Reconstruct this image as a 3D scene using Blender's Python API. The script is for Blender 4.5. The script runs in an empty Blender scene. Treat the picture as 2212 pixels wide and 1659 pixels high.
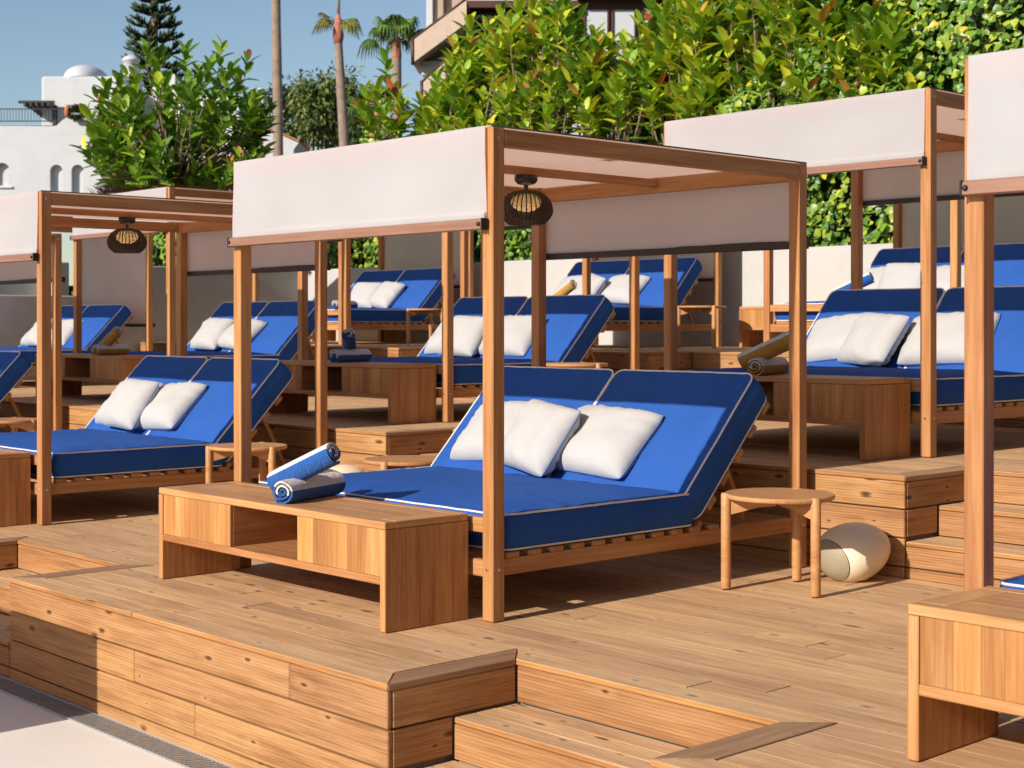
import bpy, bmesh, math, random
import numpy as np
from mathutils import Vector, Matrix, noise
R = math.radians
random.seed(7)
scene = bpy.context.scene
COL = scene.collection

# ------------------------------------------------------------------ camera
CAM = Vector((4.9106, -4.4081, 1.2971)); YAW = 0.8267; FPX = 3285.65; HOR = 701.8
cd = bpy.data.cameras.new('camera'); cam = bpy.data.objects.new('camera', cd); COL.objects.link(cam)
cam.location = CAM; cam.rotation_euler = (R(90) - 0.0036, 0, YAW)
cd.sensor_width = 36; cd.lens = 36 * FPX / 2212; cd.shift_y = -115.9 / 2212
cd.clip_start = 0.1; cd.clip_end = 3000
cd.dof.use_dof = True; cd.dof.focus_distance = 7.0; cd.dof.aperture_fstop = 6.3
scene.camera = cam
# ------------------------------------------------------------------ world, sun, exposure
SUN_EL = R(25.8); SUN_DIR = Vector((-0.02, 1.0, 0)).normalized()      # horizontal travel of the light
w = bpy.data.worlds.new('World'); scene.world = w; w.use_nodes = True
nt = w.node_tree; bg = nt.nodes['Background']
sky = nt.nodes.new('ShaderNodeTexSky'); sky.sky_type = 'NISHITA'; sky.sun_disc = False
sky.sun_elevation = SUN_EL; sky.sun_rotation = math.atan2(-SUN_DIR.x, -SUN_DIR.y)
sky.air_density = 1.0; sky.dust_density = 0.35; sky.ozone_density = 1.4
nt.links.new(sky.outputs[0], bg.inputs[0]); bg.inputs[1].default_value = 0.088
sl = bpy.data.lights.new('sun', 'SUN'); sun = bpy.data.objects.new('sun', sl); COL.objects.link(sun)
sl.energy = 4.8; sl.angle = R(0.6); sl.color = (1.0, 0.90, 0.79)
d = Vector((SUN_DIR.x * math.cos(SUN_EL), SUN_DIR.y * math.cos(SUN_EL), -math.sin(SUN_EL)))
sun.rotation_euler = d.to_track_quat('-Z', 'Y').to_euler(); sun.location = (0, -20, 12)
vs = scene.view_settings; vs.view_transform = 'Standard'; vs.look = 'None'; vs.exposure = 0.36; vs.gamma = 1.0
vs.use_curve_mapping = False
scene.cycles.max_bounces = 6; scene.cycles.diffuse_bounces = 4; scene.cycles.transparent_max_bounces = 8

# ------------------------------------------------------------------ node helpers
class NT:
    def __init__(s, name):
        s.m = bpy.data.materials.new(name); s.m.use_nodes = True; s.t = s.m.node_tree
        s.b = s.t.nodes['Principled BSDF']; s.out = s.t.nodes['Material Output']
    def n(s, typ, ins=None, **kw):
        nd = s.t.nodes.new('ShaderNode' + typ)
        for k, v in kw.items(): setattr(nd, k, v)
        for k, v in (ins or {}).items():
            if hasattr(v, 'node'): s.t.links.new(v, nd.inputs[k])
            else: nd.inputs[k].default_value = v
        return nd
    def set(s, **kw):
        for k, v in kw.items():
            k = k.replace('_', ' ')
            if hasattr(v, 'node'): s.t.links.new(v, s.b.inputs[k])
            else: s.b.inputs[k].default_value = v
    def math(s, op, a, b=0.0, c=0.0):
        return s.n('Math', {0: a, 1: b, 2: c}, operation=op).outputs[0]
    def mix(s, f, a, b, mode='MIX'):
        nd = s.n('Mix', data_type='RGBA', blend_type=mode)
        for i, v in ((0, f), (6, a), (7, b)):
            if hasattr(v, 'node'): s.t.links.new(v, nd.inputs[i])
            else: nd.inputs[i].default_value = v if i == 0 else (tuple(v) + (1,) if len(v) == 3 else v)
        return nd.outputs[2]
    def ramp(s, f, stops, interp='LINEAR'):
        nd = s.n('ValToRGB', {0: f}); cr = nd.color_ramp; cr.interpolation = interp
        while len(cr.elements) < len(stops): cr.elements.new(0.5)
        for e, (p, c) in zip(cr.elements, stops):
            e.position = p; e.color = tuple(c) + (1,) if len(c) == 3 else c
        return nd.outputs[0]
    def bump(s, h, strength=0.3, dist=0.01):
        b = s.n('Bump', {'Height': h, 'Strength': strength, 'Distance': dist}).outputs[0]
        s.t.links.new(b, s.b.inputs['Normal']); return b
    def translucent(s, col, fac):
        tr = s.n('BsdfTranslucent', {'Color': col if hasattr(col, 'node') else tuple(col) + (1,)})
        mx = s.n('MixShader', {0: fac, 1: s.b.outputs[0], 2: tr.outputs[0]})
        s.t.links.new(mx.outputs[0], s.out.inputs[0])

def wood(name, dark, mid, light, rough=0.5, knots=0.0, grooves=0.0, gscale=1.0, vary=0.25, stain=0.0, streak=0.2, edge=None):
    q = NT(name)
    tc = q.n('TexCoord').outputs['Object']; oi = q.n('ObjectInfo').outputs['Random']
    off = q.n('CombineXYZ', {0: q.math('MULTIPLY', oi, 61.0), 1: q.math('MULTIPLY', oi, 23.0), 2: q.math('MULTIPLY', oi, 37.0)}).outputs[0]
    v = q.n('VectorMath', {0: tc, 1: off}, operation='ADD').outputs[0]
    def sc(x, y, z): return q.n('VectorMath', {0: v, 1: (x, y, z)}, operation='MULTIPLY').outputs[0]
    warp = q.n('TexNoise', {'Vector': sc(1.1, 5, 5), 'Scale': 1.0, 'Detail': 2.0}).outputs[0]
    g1 = q.n('TexNoise', {'Vector': sc(1.5 * gscale, 26 * gscale, 26 * gscale), 'Scale': 1.0, 'Detail': 6.0, 'Roughness': 0.65, 'Distortion': 0.4}).outputs[0]
    g2 = q.n('TexNoise', {'Vector': sc(4, 170, 170), 'Scale': 1.0, 'Detail': 3.0}).outputs[0]
    g3 = q.n('TexNoise', {'Vector': sc(2.6, 78 * gscale, 78 * gscale), 'Scale': 1.0, 'Detail': 4.0, 'Roughness': 0.6, 'Distortion': 0.25}).outputs[0]
    f = q.math('ADD', q.math('ADD', q.math('MULTIPLY', g1, 0.62 - streak), q.math('MULTIPLY', g3, streak)), q.math('ADD', q.math('MULTIPLY', warp, 0.22), q.math('MULTIPLY', g2, 0.16)))
    c = q.ramp(f, [(0.36, dark), (0.5, mid), (0.63, light)])
    h = q.math('ADD', q.math('MULTIPLY', g3, 0.6), q.math('MULTIPLY', g2, 0.4))
    if grooves:
        sep = q.n('SeparateXYZ', {0: tc}).outputs
        yz = q.math('ADD', sep[1], sep[2])
        wv = q.math('SINE', q.math('ADD', q.math('MULTIPLY', yz, 2 * math.pi / 0.0135), q.math('MULTIPLY', warp, 1.4)))
        wv = q.math('MULTIPLY_ADD', wv, 0.5, 0.5)
        c = q.mix(q.math('MULTIPLY', q.math('POWER', wv, 3.0), grooves), c, dark)
        h = q.math('SUBTRACT', h, q.math('MULTIPLY', wv, 0.7))
    if knots:
        sp3 = q.n('SeparateXYZ', {0: v}).outputs
        v2 = q.n('CombineXYZ', {0: q.math('MULTIPLY', sp3[0], 3.4), 1: q.math('MULTIPLY', q.math('ADD', sp3[1], sp3[2]), 9.0)}).outputs[0]
        vk = q.n('TexVoronoi', {'Vector': v2, 'Scale': 1.0, 'Randomness': 1.0}, voronoi_dimensions='2D')
        dd = q.math('ADD', vk.outputs['Distance'], q.math('MULTIPLY', q.math('SUBTRACT', g1, 0.5), 0.35))
        kc = q.n('SeparateColor', {0: vk.outputs['Color']}).outputs
        on = q.math('GREATER_THAN', kc[0], 0.62); dd = q.math('MULTIPLY', dd, q.math('MULTIPLY_ADD', kc[1], 1.7, 0.75))
        k = q.n('MapRange', {0: dd, 1: 0.05, 2: 0.15, 3: 1.0, 4: 0.0}).outputs[0]
        halo = q.n('MapRange', {0: dd, 1: 0.18, 2: 0.5, 3: 1.0, 4: 0.0}).outputs[0]
        c = q.mix(q.math('MULTIPLY', q.math('MULTIPLY', halo, on), 0.35 * knots), c, light)
        c = q.mix(q.math('MULTIPLY', q.math('MULTIPLY', k, on), 0.9 * knots), c, (dark[0] * 0.28, dark[1] * 0.22, dark[2] * 0.2))
    if stain:
        s1 = q.n('TexNoise', {'Vector': sc(1.7, 3.5, 3.5), 'Scale': 1.0, 'Detail': 5.0, 'Roughness': 0.7}).outputs[0]
        c = q.mix(q.math('MULTIPLY', q.n('MapRange', {0: s1, 1: 0.5, 2: 0.75}).outputs[0], stain), c, (0.33, 0.215, 0.13))
        s2 = q.n('TexNoise', {'Vector': sc(6, 9, 9), 'Scale': 1.0, 'Detail': 8.0, 'Roughness': 0.8}).outputs[0]
        c = q.mix(q.math('MULTIPLY', q.n('MapRange', {0: s2, 1: 0.66, 2: 0.74}).outputs[0], 0.25 * stain), c, (0.62, 0.52, 0.42))
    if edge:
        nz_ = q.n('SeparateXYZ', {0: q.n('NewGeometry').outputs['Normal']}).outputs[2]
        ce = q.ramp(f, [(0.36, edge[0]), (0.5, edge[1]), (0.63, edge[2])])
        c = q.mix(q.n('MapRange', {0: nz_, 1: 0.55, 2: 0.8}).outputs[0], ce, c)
    hs = q.n('HueSaturation', {'Hue': q.math('MULTIPLY_ADD', oi, 0.008, 0.497), 'Saturation': 1.0,
                               'Value': q.math('MULTIPLY_ADD', oi, vary, 1 - vary / 2), 'Fac': 1.0, 'Color': c}).outputs[0]
    q.set(Base_Color=hs, Roughness=q.math('MULTIPLY_ADD', g1, 0.25, rough - 0.12)); q.b.inputs['Specular IOR Level'].default_value = 0.3
    q.bump(h, 0.35, 0.004)
    return q.m

M = {}
M['teak'] = wood('oiled_hardwood', (0.26, 0.098, 0.031), (0.40, 0.185, 0.069), (0.50, 0.275, 0.12), rough=0.48, vary=0.14)
M['stave'] = wood('hardwood_stave', (0.29, 0.115, 0.032), (0.43, 0.20, 0.064), (0.54, 0.30, 0.115), rough=0.45, vary=0.55)
M['table'] = wood('beech_coloured_wood', (0.34, 0.155, 0.058), (0.46, 0.23, 0.095), (0.55, 0.31, 0.14), rough=0.45, vary=0.12)
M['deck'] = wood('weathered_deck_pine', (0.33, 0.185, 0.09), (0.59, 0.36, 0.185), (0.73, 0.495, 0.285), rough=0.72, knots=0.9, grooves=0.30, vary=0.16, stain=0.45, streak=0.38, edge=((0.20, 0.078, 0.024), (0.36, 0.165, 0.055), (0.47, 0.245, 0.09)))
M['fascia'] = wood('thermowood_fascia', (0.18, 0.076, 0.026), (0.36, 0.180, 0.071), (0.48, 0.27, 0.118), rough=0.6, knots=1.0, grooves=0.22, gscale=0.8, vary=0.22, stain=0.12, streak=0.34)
M['trim'] = wood('grey_brown_trim_board', (0.20, 0.105, 0.055), (0.31, 0.175, 0.095), (0.42, 0.26, 0.15), rough=0.7, knots=0.3, vary=0.1)
M['barwood'] = wood('brown_blind_bar', (0.20, 0.10, 0.066), (0.26, 0.135, 0.092), (0.31, 0.17, 0.12), rough=0.4, vary=0.05)

def plain(name, col, rough=0.6, var=0.08, scale=6.0, bump=0.0, bscale=40.0, metallic=0.0, spec=0.4):
    q = NT(name)
    tc = q.n('TexCoord').outputs['Object']
    n1 = q.n('TexNoise', {'Vector': tc, 'Scale': scale, 'Detail': 5.0, 'Roughness': 0.6}).outputs[0]
    f = q.n('MapRange', {0: n1, 1: 0.3, 2: 0.7, 3: 1 - var, 4: 1 + var}).outputs[0]
    c = q.n('HueSaturation', {'Value': f, 'Color': tuple(col) + (1,)}).outputs[0]
    q.set(Base_Color=c, Roughness=rough, Metallic=metallic); q.b.inputs['Specular IOR Level'].default_value = spec
    if bump:
        q.bump(q.n('TexNoise', {'Vector': tc, 'Scale': bscale, 'Detail': 4.0}).outputs[0], bump, 0.01)
    return q.m

def fabric(name, col, tr, wrinkle=0.25, weave=0.15, trcol=None, var=0.05, wscale=3.0, spec=0.12):
    q = NT(name)
    tc = q.n('TexCoord').outputs['Object']
    n1 = q.n('TexNoise', {'Vector': tc, 'Scale': 2.2, 'Detail': 4.0}).outputs[0]
    c = q.n('HueSaturation', {'Value': q.n('MapRange', {0: n1, 1: 0.3, 2: 0.7, 3: 1 - var, 4: 1 + var}).outputs[0], 'Color': tuple(col) + (1,)}).outputs[0]
    q.set(Base_Color=c, Roughness=0.85); q.b.inputs['Specular IOR Level'].default_value = 0.15
    q.b.inputs['Specular IOR Level'].default_value = spec
    wr = q.n('TexNoise', {'Vector': tc, 'Scale': wscale, 'Detail': 3.0, 'Distortion': 0.8}).outputs[0]
    we = q.n('TexNoise', {'Vector': tc, 'Scale': 420.0, 'Detail': 1.0}).outputs[0]
    q.bump(q.math('ADD', q.math('MULTIPLY', wr, wrinkle), q.math('MULTIPLY', we, 0.02 * weave)), 0.5, 0.05)
    if tr: q.translucent(trcol or col, tr)
    return q.m
M['canopy'] = fabric('white_canopy_fabric', (0.60, 0.755, 0.85), 0.65, wrinkle=0.22, trcol=(0.99, 0.76, 0.63), wscale=1.6)
M['roof'] = fabric('brightened_roof_fabric', (0.75, 0.75, 0.74), 0.68, wrinkle=0.10, trcol=(1.0, 0.80, 0.68), wscale=1.6)  # same fabric as the blinds, translucency raised to brighten the shaded ceiling
M['blue'] = fabric('royal_blue_outdoor_fabric', (0.024, 0.088, 0.335), 0.0, spec=0.06, wrinkle=0.34, var=0.10, wscale=4.0)
M['white_fabric'] = fabric('white_pillow_fabric', (0.435, 0.44, 0.445), 0.04, wrinkle=0.22, wscale=9.0)
M['piping'] = plain('white_piping', (0.72, 0.69, 0.66), 0.7)
M['blue_piping'] = plain('pale_blue_piping', (0.10, 0.17, 0.42), 0.7)
M['black'] = plain('black_metal', (0.018, 0.018, 0.018), 0.45, spec=0.4)
M['darkbar'] = plain('dark_brown_bar', (0.035, 0.024, 0.02), 0.5)
M['steel'] = plain('stainless_steel', (0.6, 0.6, 0.6), 0.28, metallic=1.0)
M['concrete'] = plain('pale_concrete_base', (0.26, 0.24, 0.22), 0.9, bump=0.3)
M['whitewash'] = plain('whitewashed_wall', (0.53, 0.545, 0.56), 0.85, var=0.05, scale=2.0, bump=0.25, bscale=9.0)
M['creamwall'] = plain('cream_rendered_wall', (0.45, 0.445, 0.43), 0.85, var=0.06, scale=1.6, bump=0.2, bscale=14.0)
M['microcement'] = plain('pale_microcement', (0.80, 0.76, 0.70), 0.6, var=0.07, scale=1.2, bump=0.05)
M['ochre'] = plain('ochre_render', (0.30, 0.13, 0.06), 0.9, var=0.08, scale=1.0, bump=0.2)
M['soil'] = plain('dry_garden_soil', (0.10, 0.07, 0.045), 0.95, var=0.3, bump=0.6)
M['awning'] = plain('taupe_awning_canvas', (0.42, 0.33, 0.26), 0.85)
M['brownpaint'] = plain('dark_brown_painted_wood', (0.085, 0.035, 0.025), 0.5)
M['blackwood'] = plain('black_stained_timber', (0.030, 0.026, 0.024), 0.6)
M['terracotta'] = plain('terracotta', (0.42, 0.15, 0.075), 0.8)
M['tile'] = plain('clay_roof_tile', (0.35, 0.14, 0.07), 0.8, var=0.25)
M['speaker'] = plain('beige_speaker_shell', (0.78, 0.66, 0.48), 0.42, var=0.02)
q = NT('speaker_grille')
vv = q.n('TexVoronoi', {'Vector': q.n('TexCoord').outputs['Object'], 'Scale': 420.0}, feature='F1')
q.set(Base_Color=q.mix(q.n('MapRange', {0: vv.outputs[0], 1: 0.2, 2: 0.5}).outputs[0], (0.19, 0.16, 0.105), (0.33, 0.28, 0.195)), Roughness=0.6); M['grille'] = q.m
M['galv'] = plain('galvanised_grating', (0.42, 0.42, 0.41), 0.45, metallic=0.6, var=0.15, scale=30)
M['wicker'] = plain('dark_woven_wicker', (0.045, 0.026, 0.016), 0.7, var=0.35, scale=90)
M['palmtrunk'] = plain('ringed_palm_bark', (0.26, 0.19, 0.145), 0.9, var=0.25, scale=5.0, bump=0.6, bscale=9.0)
M['bark'] = plain('smooth_grey_bark', (0.20, 0.14, 0.095), 0.9, var=0.3, scale=8.0, bump=0.4)
M['pinkshaft'] = plain('reddish_crown_shaft', (0.40, 0.15, 0.10), 0.8, var=0.35, scale=14, bump=0.6)
q = NT('lit_lamp_globe'); q.set(Base_Color=(0.9, 0.75, 0.5, 1), Emission_Color=(1.0, 0.56, 0.20, 1), Emission_Strength=3.0); q.m.cycles.emission_sampling = 'NONE'; M['glow'] = q.m
q = NT('window_pane'); q.set(Base_Color=(0.55, 0.58, 0.62, 1), Roughness=0.06); q.b.inputs['Specular IOR Level'].default_value = 0.8; M['glass'] = q.m

def towelmat(name, col):
    q = NT(name)
    s = q.n('Attribute', attribute_name='arc').outputs['Fac']
    k = q.math('LESS_THAN', q.math('FRACT', q.math('DIVIDE', s, 0.25)), 0.5)
    tc = q.n('TexCoord').outputs['Object']
    n1 = q.n('TexNoise', {'Vector': tc, 'Scale': 60.0, 'Detail': 3.0}).outputs[0]
    n2 = q.n('TexNoise', {'Vector': tc, 'Scale': 380.0, 'Detail': 1.0}).outputs[0]
    c = q.mix(k, (0.74, 0.71, 0.70), col)
    c = q.n('HueSaturation', {'Value': q.math('MULTIPLY_ADD', n1, 0.5, 0.75), 'Color': c}).outputs[0]
    q.set(Base_Color=c, Roughness=0.95); q.b.inputs['Specular IOR Level'].default_value = 0.1; q.b.inputs['Sheen Weight'].default_value = 0.2
    q.bump(q.math('ADD', n1, q.math('MULTIPLY', n2, 0.5)), 1.0, 0.012)
    return q.m
M['towel_blue'] = towelmat('blue_striped_towel', (0.012, 0.105, 0.40))
M['towel_gold'] = towelmat('mustard_striped_towel', (0.50, 0.27, 0.055))

def leafmat(name, rough=0.38, tr=0.30, spec=0.5):
    q = NT(name)
    a = q.n('Attribute', attribute_name='Col').outputs['Color']
    tc = q.n('TexCoord').outputs['Object']
    n1 = q.n('TexNoise', {'Vector': tc, 'Scale': 3.0, 'Detail': 2.0}).outputs[0]
    c = q.n('HueSaturation', {'Value': q.math('MULTIPLY_ADD', n1, 0.5, 0.75), 'Color': a}).outputs[0]
    q.set(Base_Color=c, Roughness=rough); q.b.inputs['Specular IOR Level'].default_value = spec
    q.translucent(q.mix(1.0, c, (1.0, 1.0, 0.35), 'MULTIPLY'), tr)
    return q.m
M['leaf'] = leafmat('glossy_leaf'); M['softleaf'] = leafmat('matt_leaf', 0.6, 0.25, 0.25)

# ------------------------------------------------------------------ object helpers
def link(o): COL.objects.link(o); return o
def tag(o, label=None, cat=None, group=None, kind=None):
    for k, v in (('label', label), ('category', cat), ('group', group), ('kind', kind)):
        if v: o[k] = v
    return o
def thing(name, label, cat, loc=(0, 0, 0), rotz=0.0, group=None):
    o = link(bpy.data.objects.new(name, None)); o.location = loc; o.rotation_euler = (0, 0, rotz); o.empty_display_size = 0.2
    return tag(o, label, cat, group)
def mesh(name, verts, faces, mat, smooth=False):
    me = bpy.data.meshes.new(name); me.from_pydata(verts, [], faces); me.materials.append(M[mat] if isinstance(mat, str) else mat)
    if smooth: me.polygons.foreach_set('use_smooth', [True] * len(me.polygons))
    me.update(); return me
def part(name, me, parent=None, loc=(0, 0, 0), rot=(0, 0, 0), label=None):
    o = link(bpy.data.objects.new(name, me)); o.location = loc; o.rotation_euler = rot
    if parent: o.parent = parent
    if label: o['label'] = label
    return o
_box = {}
def boxmesh(L, W, H, mat, bev=0.003):
    key = (round(L, 4), round(W, 4), round(H, 4), mat, bev)
    if key in _box: return _box[key]
    bm = bmesh.new(); bmesh.ops.create_cube(bm, size=1.0)
    for v in bm.verts: v.co = Vector((v.co.x * L, v.co.y * W, v.co.z * H))
    if bev: bmesh.ops.bevel(bm, geom=bm.edges[:], offset=min(bev, 0.3 * min(L, W, H)), segments=1, affect='EDGES')
    me = bpy.data.meshes.new('board'); bm.to_mesh(me); bm.free(); me.materials.append(M[mat]); _box[key] = me
    return me
def board(name, x0, x1, y0, y1, z0, z1, mat, parent=None, axis='x', bev=0.003, jit=0.0):
    dx, dy, dz = x1 - x0, y1 - y0, z1 - z0; c = ((x0 + x1) / 2, (y0 + y1) / 2, (z0 + z1) / 2)
    if axis == 'x': me, rot = boxmesh(dx, dy, dz, mat, bev), (0, 0, 0)
    elif axis == 'y': me, rot = boxmesh(dy, dx, dz, mat, bev), (0, 0, R(90))
    else: me, rot = boxmesh(dz, dy, dx, mat, bev), (0, R(-90), 0)
    if jit: rot = (rot[0] + random.uniform(-jit, jit), rot[1], rot[2]); c = (c[0], c[1], c[2] + random.uniform(-0.0006, 0.0006))
    return part(name, me, parent, c, rot)
def prism(name, pts, z0, z1, mat, parent=None, axis='x', bev=0.003):
    cx = sum(p[0] for p in pts) / len(pts); cy = sum(p[1] for p in pts) / len(pts)
    loc = [(p[0] - cx, p[1] - cy) for p in pts]; rot = (0, 0, 0)
    if axis == 'y': loc = [(y, -x) for x, y in loc]; rot = (0, 0, R(90))
    bm = bmesh.new(); h = (z1 - z0) / 2
    bot = [bm.verts.new((x, y, -h)) for x, y in loc]; top = [bm.verts.new((x, y, h)) for x, y in loc]; n = len(pts)
    bm.faces.new(bot[::-1]); bm.faces.new(top)
    for i in range(n): bm.faces.new((bot[i], bot[(i + 1) % n], top[(i + 1) % n], top[i]))
    bmesh.ops.recalc_face_normals(bm, faces=bm.faces[:])
    if bev: bmesh.ops.bevel(bm, geom=bm.edges[:], offset=bev, segments=1, affect='EDGES')
    me = bpy.data.meshes.new('board'); bm.to_mesh(me); bm.free(); me.materials.append(M[mat])
    return part(name, me, parent, (cx, cy, (z0 + z1) / 2), rot)
def lathe(prof, n, mat, smooth=True, cap=True):
    vs, fs = [], []; m = len(prof)
    for i in range(n):
        a = 2 * math.pi * i / n
        for r, z in prof: vs.append((r * math.cos(a), r * math.sin(a), z))
    for i in range(n):
        j = (i + 1) % n
        for k in range(m - 1): fs.append((i * m + k, j * m + k, j * m + k + 1, i * m + k + 1))
    if cap:
        fs.append(tuple(i * m for i in range(n))[::-1]); fs.append(tuple(i * m + m - 1 for i in range(n)))
    return mesh('turned', vs, fs, mat, smooth)
def tube_data(pts, r, n=6, closed=False, vs=None, fs=None):
    vs = [] if vs is None else vs; fs = [] if fs is None else fs
    base = len(vs); m = len(pts); P = [Vector(p) for p in pts]; up = Vector((0, 0, 1)); ref = None
    for i, p in enumerate(P):
        a = P[(i - 1) % m] if closed or i > 0 else P[i]; b = P[(i + 1) % m] if closed or i < m - 1 else P[i]
        t = (b - a).normalized()
        if ref is None: ref = up if abs(t.z) < 0.9 else Vector((1, 0, 0))
        s = t.cross(ref)
        if s.length < 1e-4: s = t.cross(Vector((0, 1, 0)))
        s.normalize(); u2 = s.cross(t); ref = u2
        rr = r(i / max(1, m - 1)) if callable(r) else r
        for k in range(n):
            an = 2 * math.pi * k / n; vs.append(tuple(p + s * math.cos(an) * rr + u2 * math.sin(an) * rr))
    for i in range(m if closed else m - 1):
        j = (i + 1) % m
        for k in range(n):
            k2 = (k + 1) % n; fs.append((base + i * n + k, base + i * n + k2, base + j * n + k2, base + j * n + k))
    if not closed:
        fs.append(tuple(base + k for k in range(n))[::-1]); fs.append(tuple(base + (m - 1) * n + k for k in range(n)))
    return vs, fs
def tube(pts, r, mat, n=6, closed=False):
    vs, fs = tube_data(pts, r, n, closed); return mesh('tube', vs, fs, mat, True)

# ------------------------------------------------------------------ setting: ground, terraces
def sheet(name, x0, x1, y0, y1, z, mat):
    return tag(part(name, mesh(name, [(x0, y0, z), (x1, y0, z), (x1, y1, z), (x0, y1, z)], [(0, 1, 2, 3)], mat)), kind='structure')
sheet('ground', -900, 900, -900, 900, -0.75, 'soil')
sheet('pool_terrace', -30, 30, -22, 0.5, -0.52, 'microcement')

def splits(x0, x1, lo, hi):
    xs = [x0]; x = x0 + random.uniform(0.3 * lo, hi)
    while x < x1 - 0.5: xs.append(x); x += random.uniform(lo, hi)
    return xs + [x1]
def terrace(name, x0, x1, oy, oz, plats, yrear, lo=1.9, hi=3.4):
    """plats: x-ranges that project forward; between them lie notches with two steps."""
    yf, yn, y1 = oy - 1.03, oy - 0.40, oy - 0.72
    # substructure
    vs, fs = [], []
    def bx(a, b, c, d_, e, f):
        i = len(vs); vs.extend([(a, c, e), (b, c, e), (b, d_, e), (a, d_, e), (a, c, f), (b, c, f), (b, d_, f), (a, d_, f)])
        fs.extend([(i + 3, i + 2, i + 1, i), (i + 4, i + 5, i + 6, i + 7), (i, i + 1, i + 5, i + 4), (i + 1, i + 2, i + 6, i + 5), (i + 2, i + 3, i + 7, i + 6), (i + 3, i, i + 4, i + 7)])
    zb = oz - 0.53
    bx(x0, x1, yn + 0.03, yrear, zb, oz - 0.03)
    for a, b in plats: bx(a + 0.032, b - 0.032, yf + 0.032, yn + 0.028, zb, oz - 0.031)
    base = tag(part(name, mesh(name, vs, fs, 'concrete')), kind='structure')
    g = 0.0024
    def fboard(a, b, y, z0, z1, joints=True):
        xs = splits(a, b, 1.5, 3.4) if joints and b - a > 1.6 else [a, b]
        for i in range(len(xs) - 1):
            dy = random.uniform(0, 0.002)
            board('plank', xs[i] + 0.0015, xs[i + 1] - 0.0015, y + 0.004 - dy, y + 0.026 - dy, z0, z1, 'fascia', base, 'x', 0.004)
    zl = [(-0.164, -0.026), (-0.311, -0.171), (-0.458, -0.318), (-0.517, -0.465)]
    P_ = sorted(plats)
    for a, b in P_:
        for i, (l, h) in enumerate(zl): fboard(a + 0.004, b - 0.004, yf, oz + l, oz + h)
        for s, x in ((1, b), (-1, a)):
            for i, (l, h) in enumerate(zl[:2]):
                ye = yn if i == 0 else y1
                xa, xb = (x - 0.026, x - 0.004) if s > 0 else (x + 0.004, x + 0.026)
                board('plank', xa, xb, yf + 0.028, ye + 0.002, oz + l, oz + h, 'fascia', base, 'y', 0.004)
        # front board, mitred, then rows, then side trims
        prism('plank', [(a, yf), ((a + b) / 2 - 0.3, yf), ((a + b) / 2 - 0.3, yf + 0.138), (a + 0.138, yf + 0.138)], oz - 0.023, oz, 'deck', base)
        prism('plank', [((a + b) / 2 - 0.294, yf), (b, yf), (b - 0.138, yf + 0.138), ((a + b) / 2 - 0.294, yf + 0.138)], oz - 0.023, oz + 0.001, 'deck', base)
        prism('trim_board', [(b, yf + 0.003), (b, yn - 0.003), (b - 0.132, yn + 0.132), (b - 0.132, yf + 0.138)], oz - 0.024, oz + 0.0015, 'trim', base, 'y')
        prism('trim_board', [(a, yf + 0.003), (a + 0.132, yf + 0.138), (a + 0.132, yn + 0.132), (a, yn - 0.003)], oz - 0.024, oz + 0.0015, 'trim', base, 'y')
        rows = np.linspace(yf + 0.143, yn + 0.137, 5)
        for j in range(4):
            xs = splits(a + 0.14, b - 0.14, lo, hi)
            for i in range(len(xs) - 1):
                board('plank', xs[i] + 0.003, xs[i + 1] - 0.003, rows[j] + g / 2, rows[j + 1] - g / 2, oz - 0.023, oz, 'deck', base, 'x', 0.0008, 0.002)
    edges = [x0] + [e for ab in P_ for e in ab] + [x1]
    for i in range(0, len(edges), 2):                      # notches
        a, b = edges[i], edges[i + 1]
        if b - a < 0.2: continue
        prism('plank', [(a, yn), (b, yn), (b + 0.13, yn + 0.134), (a - 0.13, yn + 0.134)], oz - 0.023, oz, 'deck', base)
        fboard(a, b, yn, oz - 0.168, oz - 0.026)
        for z, ya, yb, k in ((-0.17, y1, yn + 0.002, 3), (-0.33, yf, y1 + 0.002, 2)):
            rr = np.linspace(ya, yb, k + 1)
            for j in range(k):
                xs = splits(a + 0.002, b - 0.002, lo, hi)
                for n in range(len(xs) - 1):
                    board('plank', xs[n] + 0.002, xs[n + 1] - 0.002, rr[j] + g / 2, rr[j + 1] - g / 2, oz + z - 0.023, oz + z, 'deck', base, 'x', 0.004, 0.004)
        fboard(a, b, y1, oz - 0.328, oz - 0.196, False); fboard(a, b, yf, oz - 0.458, oz - 0.356, False); fboard(a, b, yf, oz - 0.517, oz - 0.465, False)
        s = mesh('step_core', [(a, y1 + .03, oz - .53), (b, y1 + .03, oz - .53), (b, yn + .028, oz - .53), (a, yn + .028, oz - .53), (a, y1 + .03, oz - .195), (b, y1 + .03, oz - .195), (b, yn + .028, oz - .195), (a, yn + .028, oz - .195),
                 (a, yf + .03, oz - .53), (b, yf + .03, oz - .53), (b, yf + .03, oz - .355), (a, yf + .03, oz - .355), (b, y1 + .03, oz - .355), (a, y1 + .03, oz - .355)],
                 [(4, 5, 6, 7), (0, 1, 5, 4), (8, 9, 10, 11), (11, 10, 12, 13)], 'concrete')
        part('step_core', s, base)
    yy = yn + 0.137; pitch = 0.147
    while yy < yrear - 0.05:
        ye = min(yy + pitch, yrear)
        xs = splits(x0, x1, lo, hi)
        for i in range(len(xs) - 1):
            board('plank', xs[i] + 0.003, xs[i + 1] - 0.003, yy + g / 2, ye - g / 2, oz - 0.023, oz, 'deck', base, 'x', 0.0008, 0.002)
        yy += pitch
    return base
PD = 4.42
Z2, Z3 = 0.519, 1.038
terrace('lower_deck', -11.5, 6.6, 0.0, 0.0, [(-2.57 + k * PD, 0.58 + k * PD) for k in (-2, -1, 0, 1)], 2.40)
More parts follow.
